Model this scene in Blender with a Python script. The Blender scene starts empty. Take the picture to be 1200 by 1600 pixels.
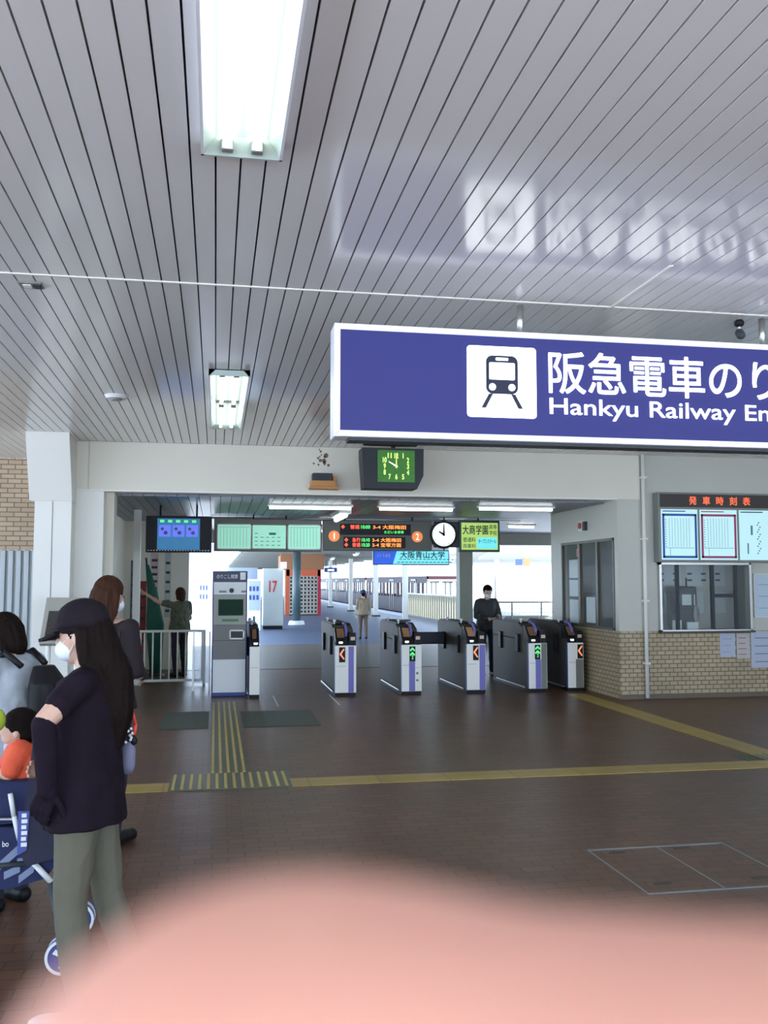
import bpy, bmesh, math, random
from mathutils import Vector, Matrix
random.seed(7)
C = bpy.context.scene.collection
scene = bpy.context.scene
PI = math.pi

# ------------------------------------------------------------------ camera
FPX, CAM_H = 1440.0, 1.70
PITCH = math.atan(108 / FPX)
YAW = math.atan(263 * math.cos(PITCH) / FPX)
cd = bpy.data.cameras.new('camera'); cam = bpy.data.objects.new('camera', cd); C.objects.link(cam)
cd.sensor_fit = 'HORIZONTAL'; cd.sensor_width = 36; cd.lens = FPX / 1200 * 36
cd.clip_start = 0.002; cd.clip_end = 500
cam.location = (0, 0, CAM_H); cam.rotation_euler = (PI / 2 + PITCH, 0, -YAW)
cd.dof.use_dof = True; cd.dof.focus_distance = 12.0; cd.dof.aperture_fstop = 31
scene.camera = cam
# ------------------------------------------------------------------ view, sky, sun
scene.view_settings.view_transform = 'Standard'; scene.view_settings.look = 'None'
scene.view_settings.gamma = 1; scene.view_settings.use_curve_mapping = False
scene.view_settings.exposure = 0.74
EK = 2 ** -0.74     # screens and signs keep their look under that exposure
w = bpy.data.worlds.new('world'); scene.world = w; w.use_nodes = True
nt = w.node_tree; nt.nodes.clear()
wo = nt.nodes.new('ShaderNodeOutputWorld'); bg = nt.nodes.new('ShaderNodeBackground')
bg.inputs[0].default_value = (0.62, 0.78, 1.0, 1); bg.inputs[1].default_value = 2.9
nt.links.new(bg.outputs[0], wo.inputs[0])
sl = bpy.data.lights.new('sun', 'SUN'); sun = bpy.data.objects.new('sun', sl); C.objects.link(sun)
sl.energy = 9.0; sl.angle = 0.02; sl.color = (1, .98, .95); sun.location = (0, 40, 30)
sun.rotation_euler = (math.radians(28), math.radians(12), 0)
scene.cycles.max_bounces = 8; scene.cycles.use_denoising = True
scene.cycles.sample_clamp_indirect = 6.0


# ------------------------------------------------------------------ helpers
def ray(x, y):
    cx, cy = (x - 600) / FPX, -(y - 800) / FPX
    sp, cp, st, ct = math.sin(YAW), math.cos(YAW), math.sin(PITCH), math.cos(PITCH)
    return Vector((cx * cp + cy * -sp * st + sp * ct, cx * -sp + cy * -cp * st + cp * ct, cy * ct + st))
def atY(x, y, Y):
    d = ray(x, y); return Vector((0, 0, CAM_H)) + d * (Y / d.y)

def mat(name, col, rough=.55, metal=0.0, emit=0.0, ecol=None, var=.06, bump=0.0, scale=12, spec=.5, alpha=None, trans=0, sss=0, coat=0):
    m = bpy.data.materials.new(name); m.use_nodes = True
    n = m.node_tree; p = n.nodes['Principled BSDF']
    p.inputs['Roughness'].default_value = rough; p.inputs['Metallic'].default_value = metal
    p.inputs['Specular IOR Level'].default_value = spec
    p.inputs['Coat Weight'].default_value = coat
    tc = n.nodes.new('ShaderNodeTexCoord'); no = n.nodes.new('ShaderNodeTexNoise')
    no.inputs['Scale'].default_value = scale; no.inputs['Detail'].default_value = 4
    n.links.new(tc.outputs['Object'], no.inputs['Vector'])
    mx = n.nodes.new('ShaderNodeMix'); mx.data_type = 'RGBA'
    mx.inputs[6].default_value = tuple(c * (1 - var) for c in col) + (1,)
    mx.inputs[7].default_value = tuple(min(1, c * (1 + var)) for c in col) + (1,)
    n.links.new(no.outputs[0], mx.inputs[0]); n.links.new(mx.outputs[2], p.inputs['Base Color'])
    if bump:
        b = n.nodes.new('ShaderNodeBump'); b.inputs['Strength'].default_value = bump; b.inputs['Distance'].default_value = .02
        n.links.new(no.outputs[0], b.inputs['Height']); n.links.new(b.outputs[0], p.inputs['Normal'])
    if emit:
        p.inputs['Emission Color'].default_value = tuple(ecol or col) + (1,)
        p.inputs['Emission Strength'].default_value = emit * EK
    if trans:
        p.inputs['Transmission Weight'].default_value = trans; p.inputs['IOR'].default_value = 1.1
    if alpha is not None: p.inputs['Alpha'].default_value = alpha
    if sss:
        p.inputs['Subsurface Weight'].default_value = sss
        p.inputs['Subsurface Radius'].default_value = (1, .35, .2); p.inputs['Subsurface Scale'].default_value = .004
    return m

def brickmat(name, c1, c2, mortar, bw, rh, ms, rough, floor=False, bump=.3, offset=.5, spec=.5, dirt=0):
    m = bpy.data.materials.new(name); m.use_nodes = True
    n = m.node_tree; p = n.nodes['Principled BSDF']; L = n.links.new
    tc = n.nodes.new('ShaderNodeTexCoord'); sx = n.nodes.new('ShaderNodeSeparateXYZ'); cx = n.nodes.new('ShaderNodeCombineXYZ')
    L(tc.outputs['Object'], sx.inputs[0])
    if floor: L(sx.outputs[0], cx.inputs[0]); L(sx.outputs[1], cx.inputs[1])
    else:
        a = n.nodes.new('ShaderNodeMath'); a.operation = 'ADD'; L(sx.outputs[0], a.inputs[0]); L(sx.outputs[1], a.inputs[1])
        L(a.outputs[0], cx.inputs[0]); L(sx.outputs[2], cx.inputs[1])
    b = n.nodes.new('ShaderNodeTexBrick'); L(cx.outputs[0], b.inputs['Vector'])
    b.offset = offset
    for k, v in (('Color1', c1), ('Color2', c2), ('Mortar', mortar)): b.inputs[k].default_value = v + (1,)
    b.inputs['Scale'].default_value = 1; b.inputs['Mortar Size'].default_value = ms; b.inputs['Brick Width'].default_value = bw
    b.inputs['Row Height'].default_value = rh; b.inputs['Mortar Smooth'].default_value = .2
    no = n.nodes.new('ShaderNodeTexNoise'); no.inputs['Scale'].default_value = 1.3; no.inputs['Detail'].default_value = 5
    L(tc.outputs['Object'], no.inputs['Vector'])
    mx = n.nodes.new('ShaderNodeMix'); mx.data_type = 'RGBA'; mx.blend_type = 'MULTIPLY'; mx.inputs[0].default_value = .5
    rp = n.nodes.new('ShaderNodeValToRGB'); rp.color_ramp.elements[0].color = (.6, .6, .6, 1); rp.color_ramp.elements[0].position = .3
    rp.color_ramp.elements[1].position = .7
    L(no.outputs[0], rp.inputs[0]); L(b.outputs[0], mx.inputs[6]); L(rp.outputs[0], mx.inputs[7]); L(mx.outputs[2], p.inputs['Base Color'])
    bm_ = n.nodes.new('ShaderNodeBump'); bm_.inputs['Strength'].default_value = bump; bm_.inputs['Distance'].default_value = .003; bm_.invert = True
    L(b.outputs[1], bm_.inputs['Height']); L(bm_.outputs[0], p.inputs['Normal'])
    p.inputs['Roughness'].default_value = rough; p.inputs['Specular IOR Level'].default_value = spec
    return m

class MB:
    """collects shapes in world (or local) coordinates, linked as one mesh object"""
    def __init__(s): s.bm = bmesh.new()
    def box(s, a, b, bev=0.0, rot=None):
        a, b = Vector(a), Vector(b); c = (a + b) / 2; d = b - a
        M = Matrix.Translation(c)
        if rot is not None: M = M @ Matrix.Rotation(rot[0], 4, rot[1])
        r = bmesh.ops.create_cube(s.bm, size=1, matrix=M @ Matrix.Diagonal((abs(d.x), abs(d.y), abs(d.z), 1)))
        if bev:
            es = {e for v in r['verts'] for e in v.link_edges}
            bmesh.ops.bevel(s.bm, geom=list(es), offset=bev, segments=2, affect='EDGES', profile=.5)
        return s
    def cyl(s, p0, p1, r0, r1=None, seg=16, caps=True):
        p0, p1 = Vector(p0), Vector(p1); r1 = r0 if r1 is None else r1; d = p1 - p0
        M = Matrix.Translation((p0 + p1) / 2) @ d.to_track_quat('Z', 'Y').to_matrix().to_4x4()
        bmesh.ops.create_cone(s.bm, cap_ends=caps, segments=seg, radius1=r0, radius2=r1, depth=d.length, matrix=M); return s
    def ell(s, c, r, rot=None, u=16, v=12):
        M = Matrix.Translation(Vector(c))
        if rot is not None: M = M @ rot.to_matrix().to_4x4()
        bmesh.ops.create_uvsphere(s.bm, u_segments=u, v_segments=v, radius=1, matrix=M @ Matrix.Diagonal((r[0], r[1], r[2], 1))); return s
    def cap(s, p0, r0, p1, r1, seg=12):
        p0, p1 = Vector(p0), Vector(p1)
        s.ell(p0, (r0,) * 3, u=seg, v=8); s.ell(p1, (r1,) * 3, u=seg, v=8)
        if (p1 - p0).length > 1e-5: s.cyl(p0, p1, r0, r1, seg)
        return s
    def chain(s, pts):
        for (p0, r0), (p1, r1) in zip(pts, pts[1:]): s.cap(p0, r0, p1, r1)
        return s
    def tube(s, pts, r, seg=10):
        for a, b in zip(pts, pts[1:]): s.cyl(a, b, r, r, seg)
        for a in pts[1:-1]: s.ell(a, (r, r, r), u=10, v=6)
        return s
    def prism(s, poly, a0, a1, axis='X'):
        """polygon in the plane across axis, from a0 to a1"""
        f = {'X': lambda a, p: (a, p[0], p[1]), 'Y': lambda a, p: (p[0], a, p[1]), 'Z': lambda a, p: (p[0], p[1], a)}[axis]
        v0 = [s.bm.verts.new(f(a0, p)) for p in poly]; v1 = [s.bm.verts.new(f(a1, p)) for p in poly]
        s.bm.faces.new(v0[::-1]); s.bm.faces.new(v1); n = len(poly)
        for i in range(n): s.bm.faces.new((v0[i], v0[(i + 1) % n], v1[(i + 1) % n], v1[i]))
        return s
    def loft(s, rings, seg=20):
        """rings: (centre, rx, ry[, yaw]) horizontal ellipses"""
        R = []
        for rg in rings:
            c, rx, ry = rg[:3]; a = rg[3] if len(rg) > 3 else 0
            R.append([s.bm.verts.new((c[0] + rx * math.cos(t) * math.cos(a) - ry * math.sin(t) * math.sin(a),
                      c[1] + rx * math.cos(t) * math.sin(a) + ry * math.sin(t) * math.cos(a), c[2])) for t in [2 * PI * k / seg for k in range(seg)]])
        for A, B in zip(R, R[1:]):
            for k in range(seg): s.bm.faces.new((A[k], A[(k + 1) % seg], B[(k + 1) % seg], B[k]))
        s.bm.faces.new(R[0][::-1]); s.bm.faces.new(R[-1]); return s
    def build(s, name, m, parent=None, smooth=False, local=False, remesh=0, sm=3, bev=0):
        bmesh.ops.recalc_face_normals(s.bm, faces=s.bm.faces)
        o0 = Vector((0, 0, 0)) if (local or parent is None) else ORG[parent.name]
        if o0.length: bmesh.ops.translate(s.bm, verts=s.bm.verts, vec=-o0)
        me = bpy.data.meshes.new(name); s.bm.to_mesh(me); s.bm.free()
        ob = bpy.data.objects.new(name, me); C.objects.link(ob)
        if remesh:
            md = ob.modifiers.new('r', 'REMESH'); md.mode = 'VOXEL'; md.voxel_size = remesh; md.use_smooth_shade = True
            if sm: ms = ob.modifiers.new('s', 'SMOOTH'); ms.iterations = sm; ms.factor = .5
            dg = bpy.context.evaluated_depsgraph_get()
            m2 = bpy.data.meshes.new_from_object(ob.evaluated_get(dg)); ob.modifiers.clear(); ob.data = m2
            bpy.data.meshes.remove(me); me = m2; smooth = True
        me.materials.clear(); me.materials.append(m)
        if smooth:
            for p in me.polygons: p.use_smooth = True
        if parent: ob.parent = parent
        ORG[ob.name] = o0.copy()
        return ob
ORG = {}
def wrinkle(ob, amp, sx, sz, seed=0):
    from mathutils import noise
    me = ob.data; ns = [v.normal.copy() for v in me.vertices]
    for v, n in zip(me.vertices, ns):
        p = Vector((v.co.x * sx + seed, v.co.y * sx, v.co.z * sz)); q = p + Vector((noise.noise(p * .6) * 1.2,) * 3)
        f = 1 - abs(noise.noise(q)) * 2.2; v.co += n * amp * (f - .4)
    me.update(); return ob
def box(name, a, b, m, parent=None, bev=0, **k): return MB().box(a, b, bev).build(name, m, parent, **k)
def thing(name, label, cat, loc=(0, 0, 0), rotz=0, group=None):
    o = bpy.data.objects.new(name, None); C.objects.link(o); o.location = loc; o.rotation_euler = (0, 0, rotz)
    o.empty_display_size = .1
    o['label'] = label; o['category'] = cat
    if group: o['group'] = group
    ORG[o.name] = Vector(loc); return o
def tag(o, label, cat, group=None):
    o['label'] = label; o['category'] = cat
    if group: o['group'] = group
    return o
def struct(o): o['kind'] = 'structure'; return o
def kids(o): return [c for c in bpy.data.objects if c.parent == o]
def copy_tree(o, parent=None):
    c = o.copy(); C.objects.link(c); c.parent = parent
    for ch in kids(o): copy_tree(ch, c)
    return c
def text(body, x0, x1, z0, z1, y, m, parent, name='lettering', bold=.0, ext=.004, axis='front', fit='box', local=False):
    """lettering that fills x0..x1, z0..z1 on a plane facing the hall (-Y)"""
    cu = bpy.data.curves.new('t', 'FONT'); cu.body = body
    to = bpy.data.objects.new('t', cu); C.objects.link(to)
    dg = bpy.context.evaluated_depsgraph_get(); dg.update()
    m0 = bpy.data.meshes.new_from_object(to.evaluated_get(dg)); bpy.data.objects.remove(to); bpy.data.curves.remove(cu)
    V0 = [v.co.copy() for v in m0.vertices]; F0 = [tuple(p.vertices) for p in m0.polygons]; bpy.data.meshes.remove(m0)
    offs = [(0, 0)] if not bold else [(bold * math.cos(k * PI / 3), bold * math.sin(k * PI / 3)) for k in range(6)]
    xs = [v.x for v in V0]; ys = [v.y for v in V0]; b2 = bold
    sx = (x1 - x0) / (max(xs) - min(xs) + 2 * b2); sz = (z1 - z0) / (max(ys) - min(ys) + 2 * b2)
    o0 = Vector((0, 0, 0)) if local else ORG[parent.name]; mx, my = min(xs) - b2, min(ys) - b2
    vs, fs = [], []
    for q_, (ox, oy) in enumerate(offs):
        n0 = len(vs)
        vs += [Vector((x0 + (v.x + ox - mx) * sx, y - ext - .0003 * q_, z0 + (v.y + oy - my) * sz)) - o0 for v in V0]
        fs += [tuple(n0 + i for i in f_) for f_ in F0]
    me = bpy.data.meshes.new(name); me.from_pydata(vs, [], fs); me.update()
    me.materials.clear(); me.materials.append(m)
    ob = bpy.data.objects.new(name, me); C.objects.link(ob); ob.parent = parent; ORG[ob.name] = o0.copy(); return ob

# ------------------------------------------------------------------ materials
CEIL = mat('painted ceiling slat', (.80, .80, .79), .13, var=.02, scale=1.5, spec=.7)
DARK = mat('groove blue grey', (.13, .17, .25), .7)
BEAM = mat('cream painted steel', (.80, .76, .64), .5, var=.05, scale=1.2)
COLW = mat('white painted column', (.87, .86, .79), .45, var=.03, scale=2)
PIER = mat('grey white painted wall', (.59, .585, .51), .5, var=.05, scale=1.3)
BRK = brickmat('buff wall tile', (.56, .44, .27), (.49, .38, .23), (.13, .10, .07), .125, .0625, .006, .45)
BRKL = brickmat('buff upper brick', (.56, .43, .29), (.49, .37, .24), (.22, .14, .09), .20, .072, .008, .6)
FLR = brickmat('brown paving tile', (.175, .086, .048), (.130, .065, .038), (.06, .036, .024), .20, .10, .004, .36, floor=True, bump=.3, spec=.28)
FLR2 = mat('grey concourse floor', (.10, .092, .078), .36, var=.15, scale=2)
PLAT = mat('platform asphalt', (.085, .125, .21), .42, var=.15, scale=3)
GRND = mat('bright concrete yard', (.69, .735, .80), .8, var=.08, scale=.5)
YEL = brickmat('yellow tactile tile', (.46, .32, .07), (.43, .29, .06), (.22, .15, .04), .6, .3, .004, .4, floor=True, offset=0)
YELR = mat('yellow rib', (.50, .36, .10), .45)
GRT = mat('grey green tile', (.10, .11, .065), .4, var=.2, scale=20)
MAT_G = mat('dark green mat', (.060, .070, .050), .6, var=.3, scale=40)
STEEL = mat('brushed steel', (.55, .55, .53), .35, metal=.9, var=.05)
DSTEEL = mat('gate body metal', (.070, .064, .050), .6, metal=0, spec=.3, var=.12, scale=6)
WHT = mat('white plastic panel', (.80, .81, .80), .35, var=.02)
WARMW = mat('white gate panel', (.95, .92, .84), .3, var=.02)
PURP = mat('purple stripe', (.19, .17, .52), .4)
BLUE = mat('blue edge', (.03, .06, .25), .4)
BLK = mat('black plastic', (.009, .009, .011), .5, spec=.25)
DGRY = mat('dark grey casing', (.045, .052, .06), .5, spec=.3)
MGRY = mat('mid grey casing', (.24, .25, .23), .45)
ORG_ = mat('orange brown plastic', (.55, .25, .08), .45)
GLASS = mat('window glass', (.8, .9, .9), .05, alpha=.06, spec=.35)
TUBE = mat('fluorescent tube', (.9, 1, .97), .4, emit=8, ecol=(.93, 1, .97))
REFL = mat('lamp reflector white', (.50, .60, .55), .35, emit=0, var=.01)
ALU = mat('white sign frame', (.86, .88, .95), .3, var=.02)
SGNB = mat('backlit indigo sign face', (.025, .027, .12), .5, spec=.2, emit=.5, ecol=(.055, .06, .26), var=.05, scale=3)
SGNW = mat('backlit white lettering', (1, 1, 1), .4, emit=2.2, ecol=(.93, .97, 1.0))
PAPER = mat('paper', (.62, .70, .70), .7, var=.02)
INK = mat('dark print', (.05, .07, .1), .7)
REDP = mat('red paint', (.6, .05, .04), .5)
SKIN = mat('skin', (.62, .38, .28), .5, sss=.1, var=.04)
NAILM = mat('nail', (.72, .45, .38), .25)
HAIRD = mat('dark brown hair', (.010, .006, .005), .7, bump=.3, scale=60, spec=.08)
HAIRB = mat('brown hair', (.055, .022, .012), .6, bump=.3, scale=60, spec=.12)
def screen(name, col, e=1.0, **k): return mat(name, col, .4, emit=e, ecol=col, **k)
LEDR = screen('red led', (1, .10, .05), 1.5); LEDO = screen('orange led', (1, .30, .05), 1.5); LEDG = screen('green led', (.1, .9, .2), 1.1)

# ------------------------------------------------------------------ SETTING
ZC = 3.55; YB = 12.6; ZB = 2.895; ZI = 2.87; P = .1095
# ceiling of long narrow slats with open joints
m = MB()
x = -.025 - 80 * P
for i in range(220):
    xa = x + i * P
    m.box((xa + .0045, -3.2, ZC), (xa + P - .0045, 14.6, ZC + .03))
struct(m.build('ceiling', CEIL))
struct(box('ceiling.001', (-9.2, -3.3, ZC + .05), (15.6, 14.7, ZC + .15), DARK))
m = MB(); m.box((-9, 5.73, ZC - .006), (15, 5.75, ZC + .002)); m.box((2.6, 4.9, ZC - .006), (2.62, 5.73, ZC + .002))
struct(m.build('trim_1', COLW))
# floor
struct(box('floor', (-9.5, -4.2, -.1), (16, 18.1, 0), FLR))
struct(box('floor.001', (-14, 18.14, -.1), (16, 25, 0), FLR2))
struct(box('trim_2', (-3, 18.09, -.02), (7, 18.14, .004), BLK))
pl = box('platform', (1.2, 25, -1.1), (9.9, 110, 0), PLAT); struct(pl); pl.name = 'floor.002'
struct(box('floor.007', (-60, -60, -.3), (60, -4.2, -.01), GRND)); struct(box('floor.008', (-60, -4.2, -.3), (-9.5, 18, -.01), GRND))  # unseen ground behind and left, put in bright to bounce light onto the ceiling
g = box('ground', (-160, -60, -1.3), (160, 220, -1.2), GRND); struct(g); g.name = 'floor.003'
struct(box('floor.004', (-40, 18.14, -1.2), (1.2, 60, -.01), GRND))
struct(box('floor.005', (16, 12, -1.2), (45, 60, -.01), GRND)); struct(box('floor.006', (9.9, 25, -1.2), (16, 34, -.01), GRND))
# front beam with the wide opening
m = MB(); m.box((-1.84, YB, ZB), (6.12, YB + .45, ZC))
m.box((-1.84, YB + .0, ZC - .002), (6.12, YB + .1, ZC)); b = m.build('wall_front', BEAM); struct(b)
struct(box('trim_3', (-1.84, YB - .012, ZB - .012), (5.76, YB + .02, ZB + .012), COLW))
struct(box('trim_4', (-1.68, YB - .006, ZB), (-1.66, YB, ZC), PIER))
struct(box('wall_front.001', (-1.84, YB + .01, 0), (-1.47, YB + .5, ZB), COLW))
struct(box('wall_front.002', (-1.47, YB + .25, 0), (-1.36, YB + .6, ZB), BEAM))
struct(box('wall_left', (-2.2, YB + .45, 0), (-2.1, 14.6, ZC), COLW))
# haunched column
co = thing('haunched_column', 'white boxed steel column with bracket flaring out under the ceiling', 'column', (-2.03, 12.4, 0))
box('shaft', (-2.28, 12.3, 0), (-1.83, 12.62, 2.72), COLW, co)
MB().prism([(12.26, 2.72), (12.62, 2.72), (12.62, ZC), (11.9, ZC)], -2.34, -1.82, 'X').build('bracket', COLW, co)
MB().box((-2.065, 12.296, 0), (-2.055, 12.3, 2.72)).build('seam', MGRY, co)
# left brick wall and shutter
struct(box('wall_left.001', (-9, 14.6, 2.17), (-2.1, 14.8, ZC), BRKL))
m = MB()
for i in range(60): m.box((-9 + i * .112, 14.62, 0), (-9 + i * .112 + .07, 14.68, 2.165), .01)
m.box((-9, 14.68, 0), (-2.21, 14.72, 2.165)); sh = m.build('roller_shutter', mat('corrugated grey shutter', (.42, .45, .46), .45, metal=.3), smooth=False)
tag(sh, 'grey corrugated metal shutter below the brick wall', 'shutter')
# right wall: tiled below, painted above, with ticket window
struct(box('wall_right', (5.76, YB, 0), (6.4, YB + .12, .975), BRK)); struct(box('wall_right.001', (6.4, YB, 0), (15, YB + .12, .97), BRK))
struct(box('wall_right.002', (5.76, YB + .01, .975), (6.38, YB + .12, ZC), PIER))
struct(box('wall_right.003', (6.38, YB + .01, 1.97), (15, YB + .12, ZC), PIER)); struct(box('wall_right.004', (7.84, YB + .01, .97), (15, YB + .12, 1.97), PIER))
# office side wall along the last gate (with windows)
struct(box('wall_right.005', (5.76, YB + .12, 0), (5.86, 15.35, .975), BRK))
struct(box('wall_right.006', (5.77, YB + .12, 2.34), (5.86, 15.35, ZI + .1), PIER))
struct(box('wall_right.007', (5.77, 14.85, .975), (5.86, 15.35, 2.34), PIER))
struct(box('wall_right.008', (5.77, YB + .12, .975), (5.86, 12.76, 2.34), PIER))
struct(box('wall_back', (5.86, 15.25, 0), (10, 15.35, 2.97), mat('office wall', (.42, .43, .37), .6)))
struct(box('wall_back.001', (10, 12.72, 0), (10.1, 15.35, 2.97), PIER))
struct(box('ceiling.002', (5.86, 12.72, 2.9), (10.1, 15.25, 2.97), PIER))
struct(box('wall_unseen_right', (15, -3, 0), (15.1, 12.72, ZC), PIER))  # unseen closing wall, added to lower the light from the right
struct(box('baseboard_right', (5.75, YB - .012, 0), (15, YB, .06), mat('skirting brown', (.16, .12, .09), .5)))
# inner concourse ceiling and end fascia
m = MB()
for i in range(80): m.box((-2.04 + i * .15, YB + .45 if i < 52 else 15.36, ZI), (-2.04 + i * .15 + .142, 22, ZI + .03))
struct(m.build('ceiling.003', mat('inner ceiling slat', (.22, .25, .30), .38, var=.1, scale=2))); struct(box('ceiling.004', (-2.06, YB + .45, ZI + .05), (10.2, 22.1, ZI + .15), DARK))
struct(box('trim_5', (-1.75, 21.9, ZI - .28), (10.1, 22.1, ZI + .05), MGRY))
# inner left walls
struct(box('wall_left.002', (-1.85, 13.2, 0), (-1.75, 18.6, ZI + .1), BEAM))
struct(box('wall_left.003', (-1.75, 18.5, 0), (-.52, 18.7, ZI + .1), BEAM))
ip = thing('white_pillar', 'slim white square post where the railing starts', 'pillar', (-1.25, 15.62, 0))
box('shaft', (-1.33, 15.55, .02), (-1.22, 15.7, ZI), COLW, ip); box('base', (-1.35, 15.53, 0), (-1.20, 15.72, .02), MGRY, ip)
pp = thing('drain_pipe', 'white vertical pipe running down the right wall beside the tiled corner', 'pipe', (6.15, 12.56, 0))
MB().cyl((6.15, 12.55, .02), (6.15, 12.55, ZC), .028).build('pipe', COLW, pp, smooth=True)
for z in (.5, 1.4, 2.3, 3.2): box('bracket', (6.11, 12.51, z), (6.19, 12.61, z + .03), COLW, pp)
pr = thing('square_pillar', 'grey green square pillar inside the gates behind the advert screens', 'pillar', (5.47, 20, 0))
box('shaft', (5.32, 19.85, .1), (5.62, 20.15, ZI), mat('green grey paint', (.30, .33, .26), .5), pr); box('base', (5.29, 19.82, 0), (5.65, 20.18, .1), DGRY, pr)

# ------------------------------------------------------------------ paving on the floor
t = thing('tactile_paving', 'long plain yellow tactile strip crossing the brown floor from side to side', 'tactile paving', (2, 7.95, 0))
MB().box((-7, 7.8, 0), (-.36, 8.1, .006)).box((.65, 7.8, 0), (14, 8.1, .006)).build('tile', YEL, t)
t = thing('tactile_paving', 'ribbed grey and yellow tactile path leading to the fare machine', 'tactile paving', (.14, 8.1, 0))
MB().box((-.36, 7.8, 0), (.65, 8.42, .006)).box((-.035, 8.42, 0), (.31, 13.3, .006)).build('tile', GRT, t)
m = MB()
for i in range(14): m.box((-.335 + i * .0715, 7.82, .005), (-.335 + i * .0715 + .026, 8.4, .013), .004)
for i in range(5):
    for j in range(16): m.box((-.015 + i * .069, 8.44 + j * .303, .005), (-.015 + i * .069 + .024, 8.44 + j * .303 + .288, .013))
m.build('rib', YELR, t)
t = thing('tactile_paving', 'yellow tactile strip running along the floor towards the gate by the tiled wall', 'tactile paving', (5.35, 10, 0))
MB().box((5.2, 8.1, 0), (5.5, 13.3, .006)).build('tile', YEL, t)
m = MB()
for i in range(6): m.box((5.0 + i * .075, 8.1, .001), (5.03 + i * .075, 8.4, .008))
m.build('rib', GRT, t)
for a, b, s in (((-.62, 11.0), (-.06, 12.4), 'left'), ((.34, 11.0), (1.25, 12.3), 'r')):
    tag(box('floor_mat', (a[0], a[1], 0), (b[0], b[1], .008), MAT_G, bev=.003),
        'dark green floor patch beside the ribbed path, on its ' + ('railing side' if s == 'left' else 'wide gate side'), 'floor mat')
t = thing('floor_hatch', 'metal framed floor access hatch with two tiled lids', 'hatch', (2.8, 5.23, 0))
m = MB()
for xx in (2.34, 2.80, 3.26): m.box((xx - .006, 4.82, 0), (xx + .006, 5.65, .004))
for yy in (4.82, 5.65): m.box((2.34, yy - .008, 0), (3.26, yy + .008, .004))
m.build('frame', mat('worn steel', (.30, .32, .33), .35, metal=.8), t)
for xx, yy in ((2.45, 5.55), (2.9, 5.58), (2.45, 4.95), (3.05, 4.95)): box('handle', (xx, yy, 0), (xx + .1, yy + .025, .005), DSTEEL, t)
for k, xx in enumerate((.86, 1.70)):
    o = MB().box((xx - .008, 12.75, 0), (xx + .008, 13.9, .004)).build('floor_rail', STEEL)
    tag(o, 'thin metal floor strip beside the ' + ('narrow gate post' if k == 0 else 'wide aisle side of the first full gate'), 'floor strip')

# ------------------------------------------------------------------ ceiling lamps
def lamp(label, x0, x1, y0, y1, sections):
    t = thing('fluorescent_lamp', label, 'ceiling light', ((x0 + x1) / 2, (y0 + y1) / 2, ZC), group=None)
    zb = ZC - .055
    m = MB()
    m.box((x0, y0, zb), (x0 + .012, y1, ZC)); m.box((x1 - .012, y0, zb), (x1, y1, ZC))
    m.build('housing', ALU, t)
    m = MB()
    m.prism([(y0, zb), (y0 + .012, zb), (y0 + .1, ZC), (y0, ZC)], x0, x1, 'X'); m.prism([(y1, zb), (y1 - .012, zb), (y1 - .1, ZC), (y1, ZC)], x0, x1, 'X')
    m.box((x0 + .01, y0, ZC - .006), (x1 - .01, y1, ZC))
    m.prism([(x0 + .012, zb + .002), (x0 + .06, ZC - .004), (x0 + .012, ZC - .004)], y0, y1, 'Y'); m.prism([(x1 - .012, zb + .002), (x1 - .06, ZC - .004), (x1 - .012, ZC - .004)], y0, y1, 'Y')
    m.build('reflector', REFL, t)
    L = (y1 - y0) / sections
    for s in range(sections):
        for k in (-1, 1):
            xc = (x0 + x1) / 2 + k * .062
            ya, yb = y0 + s * L + .05, y0 + (s + 1) * L - .05
            o = MB().cyl((xc, ya + .03, ZC - .035), (xc, yb - .03, ZC - .035), .0165).build('tube', TUBE, t, smooth=True)
            for yq in (ya - .01, yb - .03): box('socket', (xc - .025, yq, ZC - .055), (xc + .025, yq + .04, ZC - .005), MGRY, t, bev=.005)
    return t
lamp('long twin tube ceiling lamp overhead at the top of the photo', -.085, .255, .95, 3.85, 2)
lamp('smaller looking twin tube ceiling lamp above the beam end of the hall', -.085, .275, 8.08, 10.98, 2)
for xs in (4.4, 8.8):
    for k, (ya, yb) in enumerate(((.95, 3.85), (8.08, 10.98))):
        if xs == 4.4 and k == 0: continue
        lamp('twin tube ceiling lamp behind the big indigo sign' if xs == 4.4 else ('twin tube ceiling lamp far along the ticket office side' + (' nearer the entrance' if k == 0 else ' by the wall')), xs, xs + .34, ya, yb, 2)
def strip_lamp(label, xa, xb, y, z=ZI, along='X', r=.02):
    t = thing('strip_light', label, 'ceiling light', ((xa + xb) / 2, y, z), group=None)
    box('housing', (xa, y - .06, z - .03), (xb, y + .06, z), WHT, t)
    MB().cyl((xa + .03, y, z - .05), (xb - .03, y, z - .05), .024).build('tube', TUBE, t, smooth=True)
    return t
for (xa, xb, y), l in zip(((.76, 2.07, 14.05), (2.46, 3.68, 14.05), (3.98, 5.22, 13.75)),
        ('above the kiosk and wide gate', 'above the middle gates', 'above the gates near the office')):
    strip_lamp('bare fluorescent strip light on the inner ceiling ' + l, xa, xb, y)
for i, (X0, Y0) in enumerate(((1.9, 17.6), (4.3, 17.6), (2.0, 20.5), (5.9, 18.2))):
    strip_lamp('short strip light on the inner ceiling, ' + ('above the departure board', 'above the round clock', 'beyond the departure board', 'beyond the office wall')[i], X0, X0 + .6, Y0)
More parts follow.
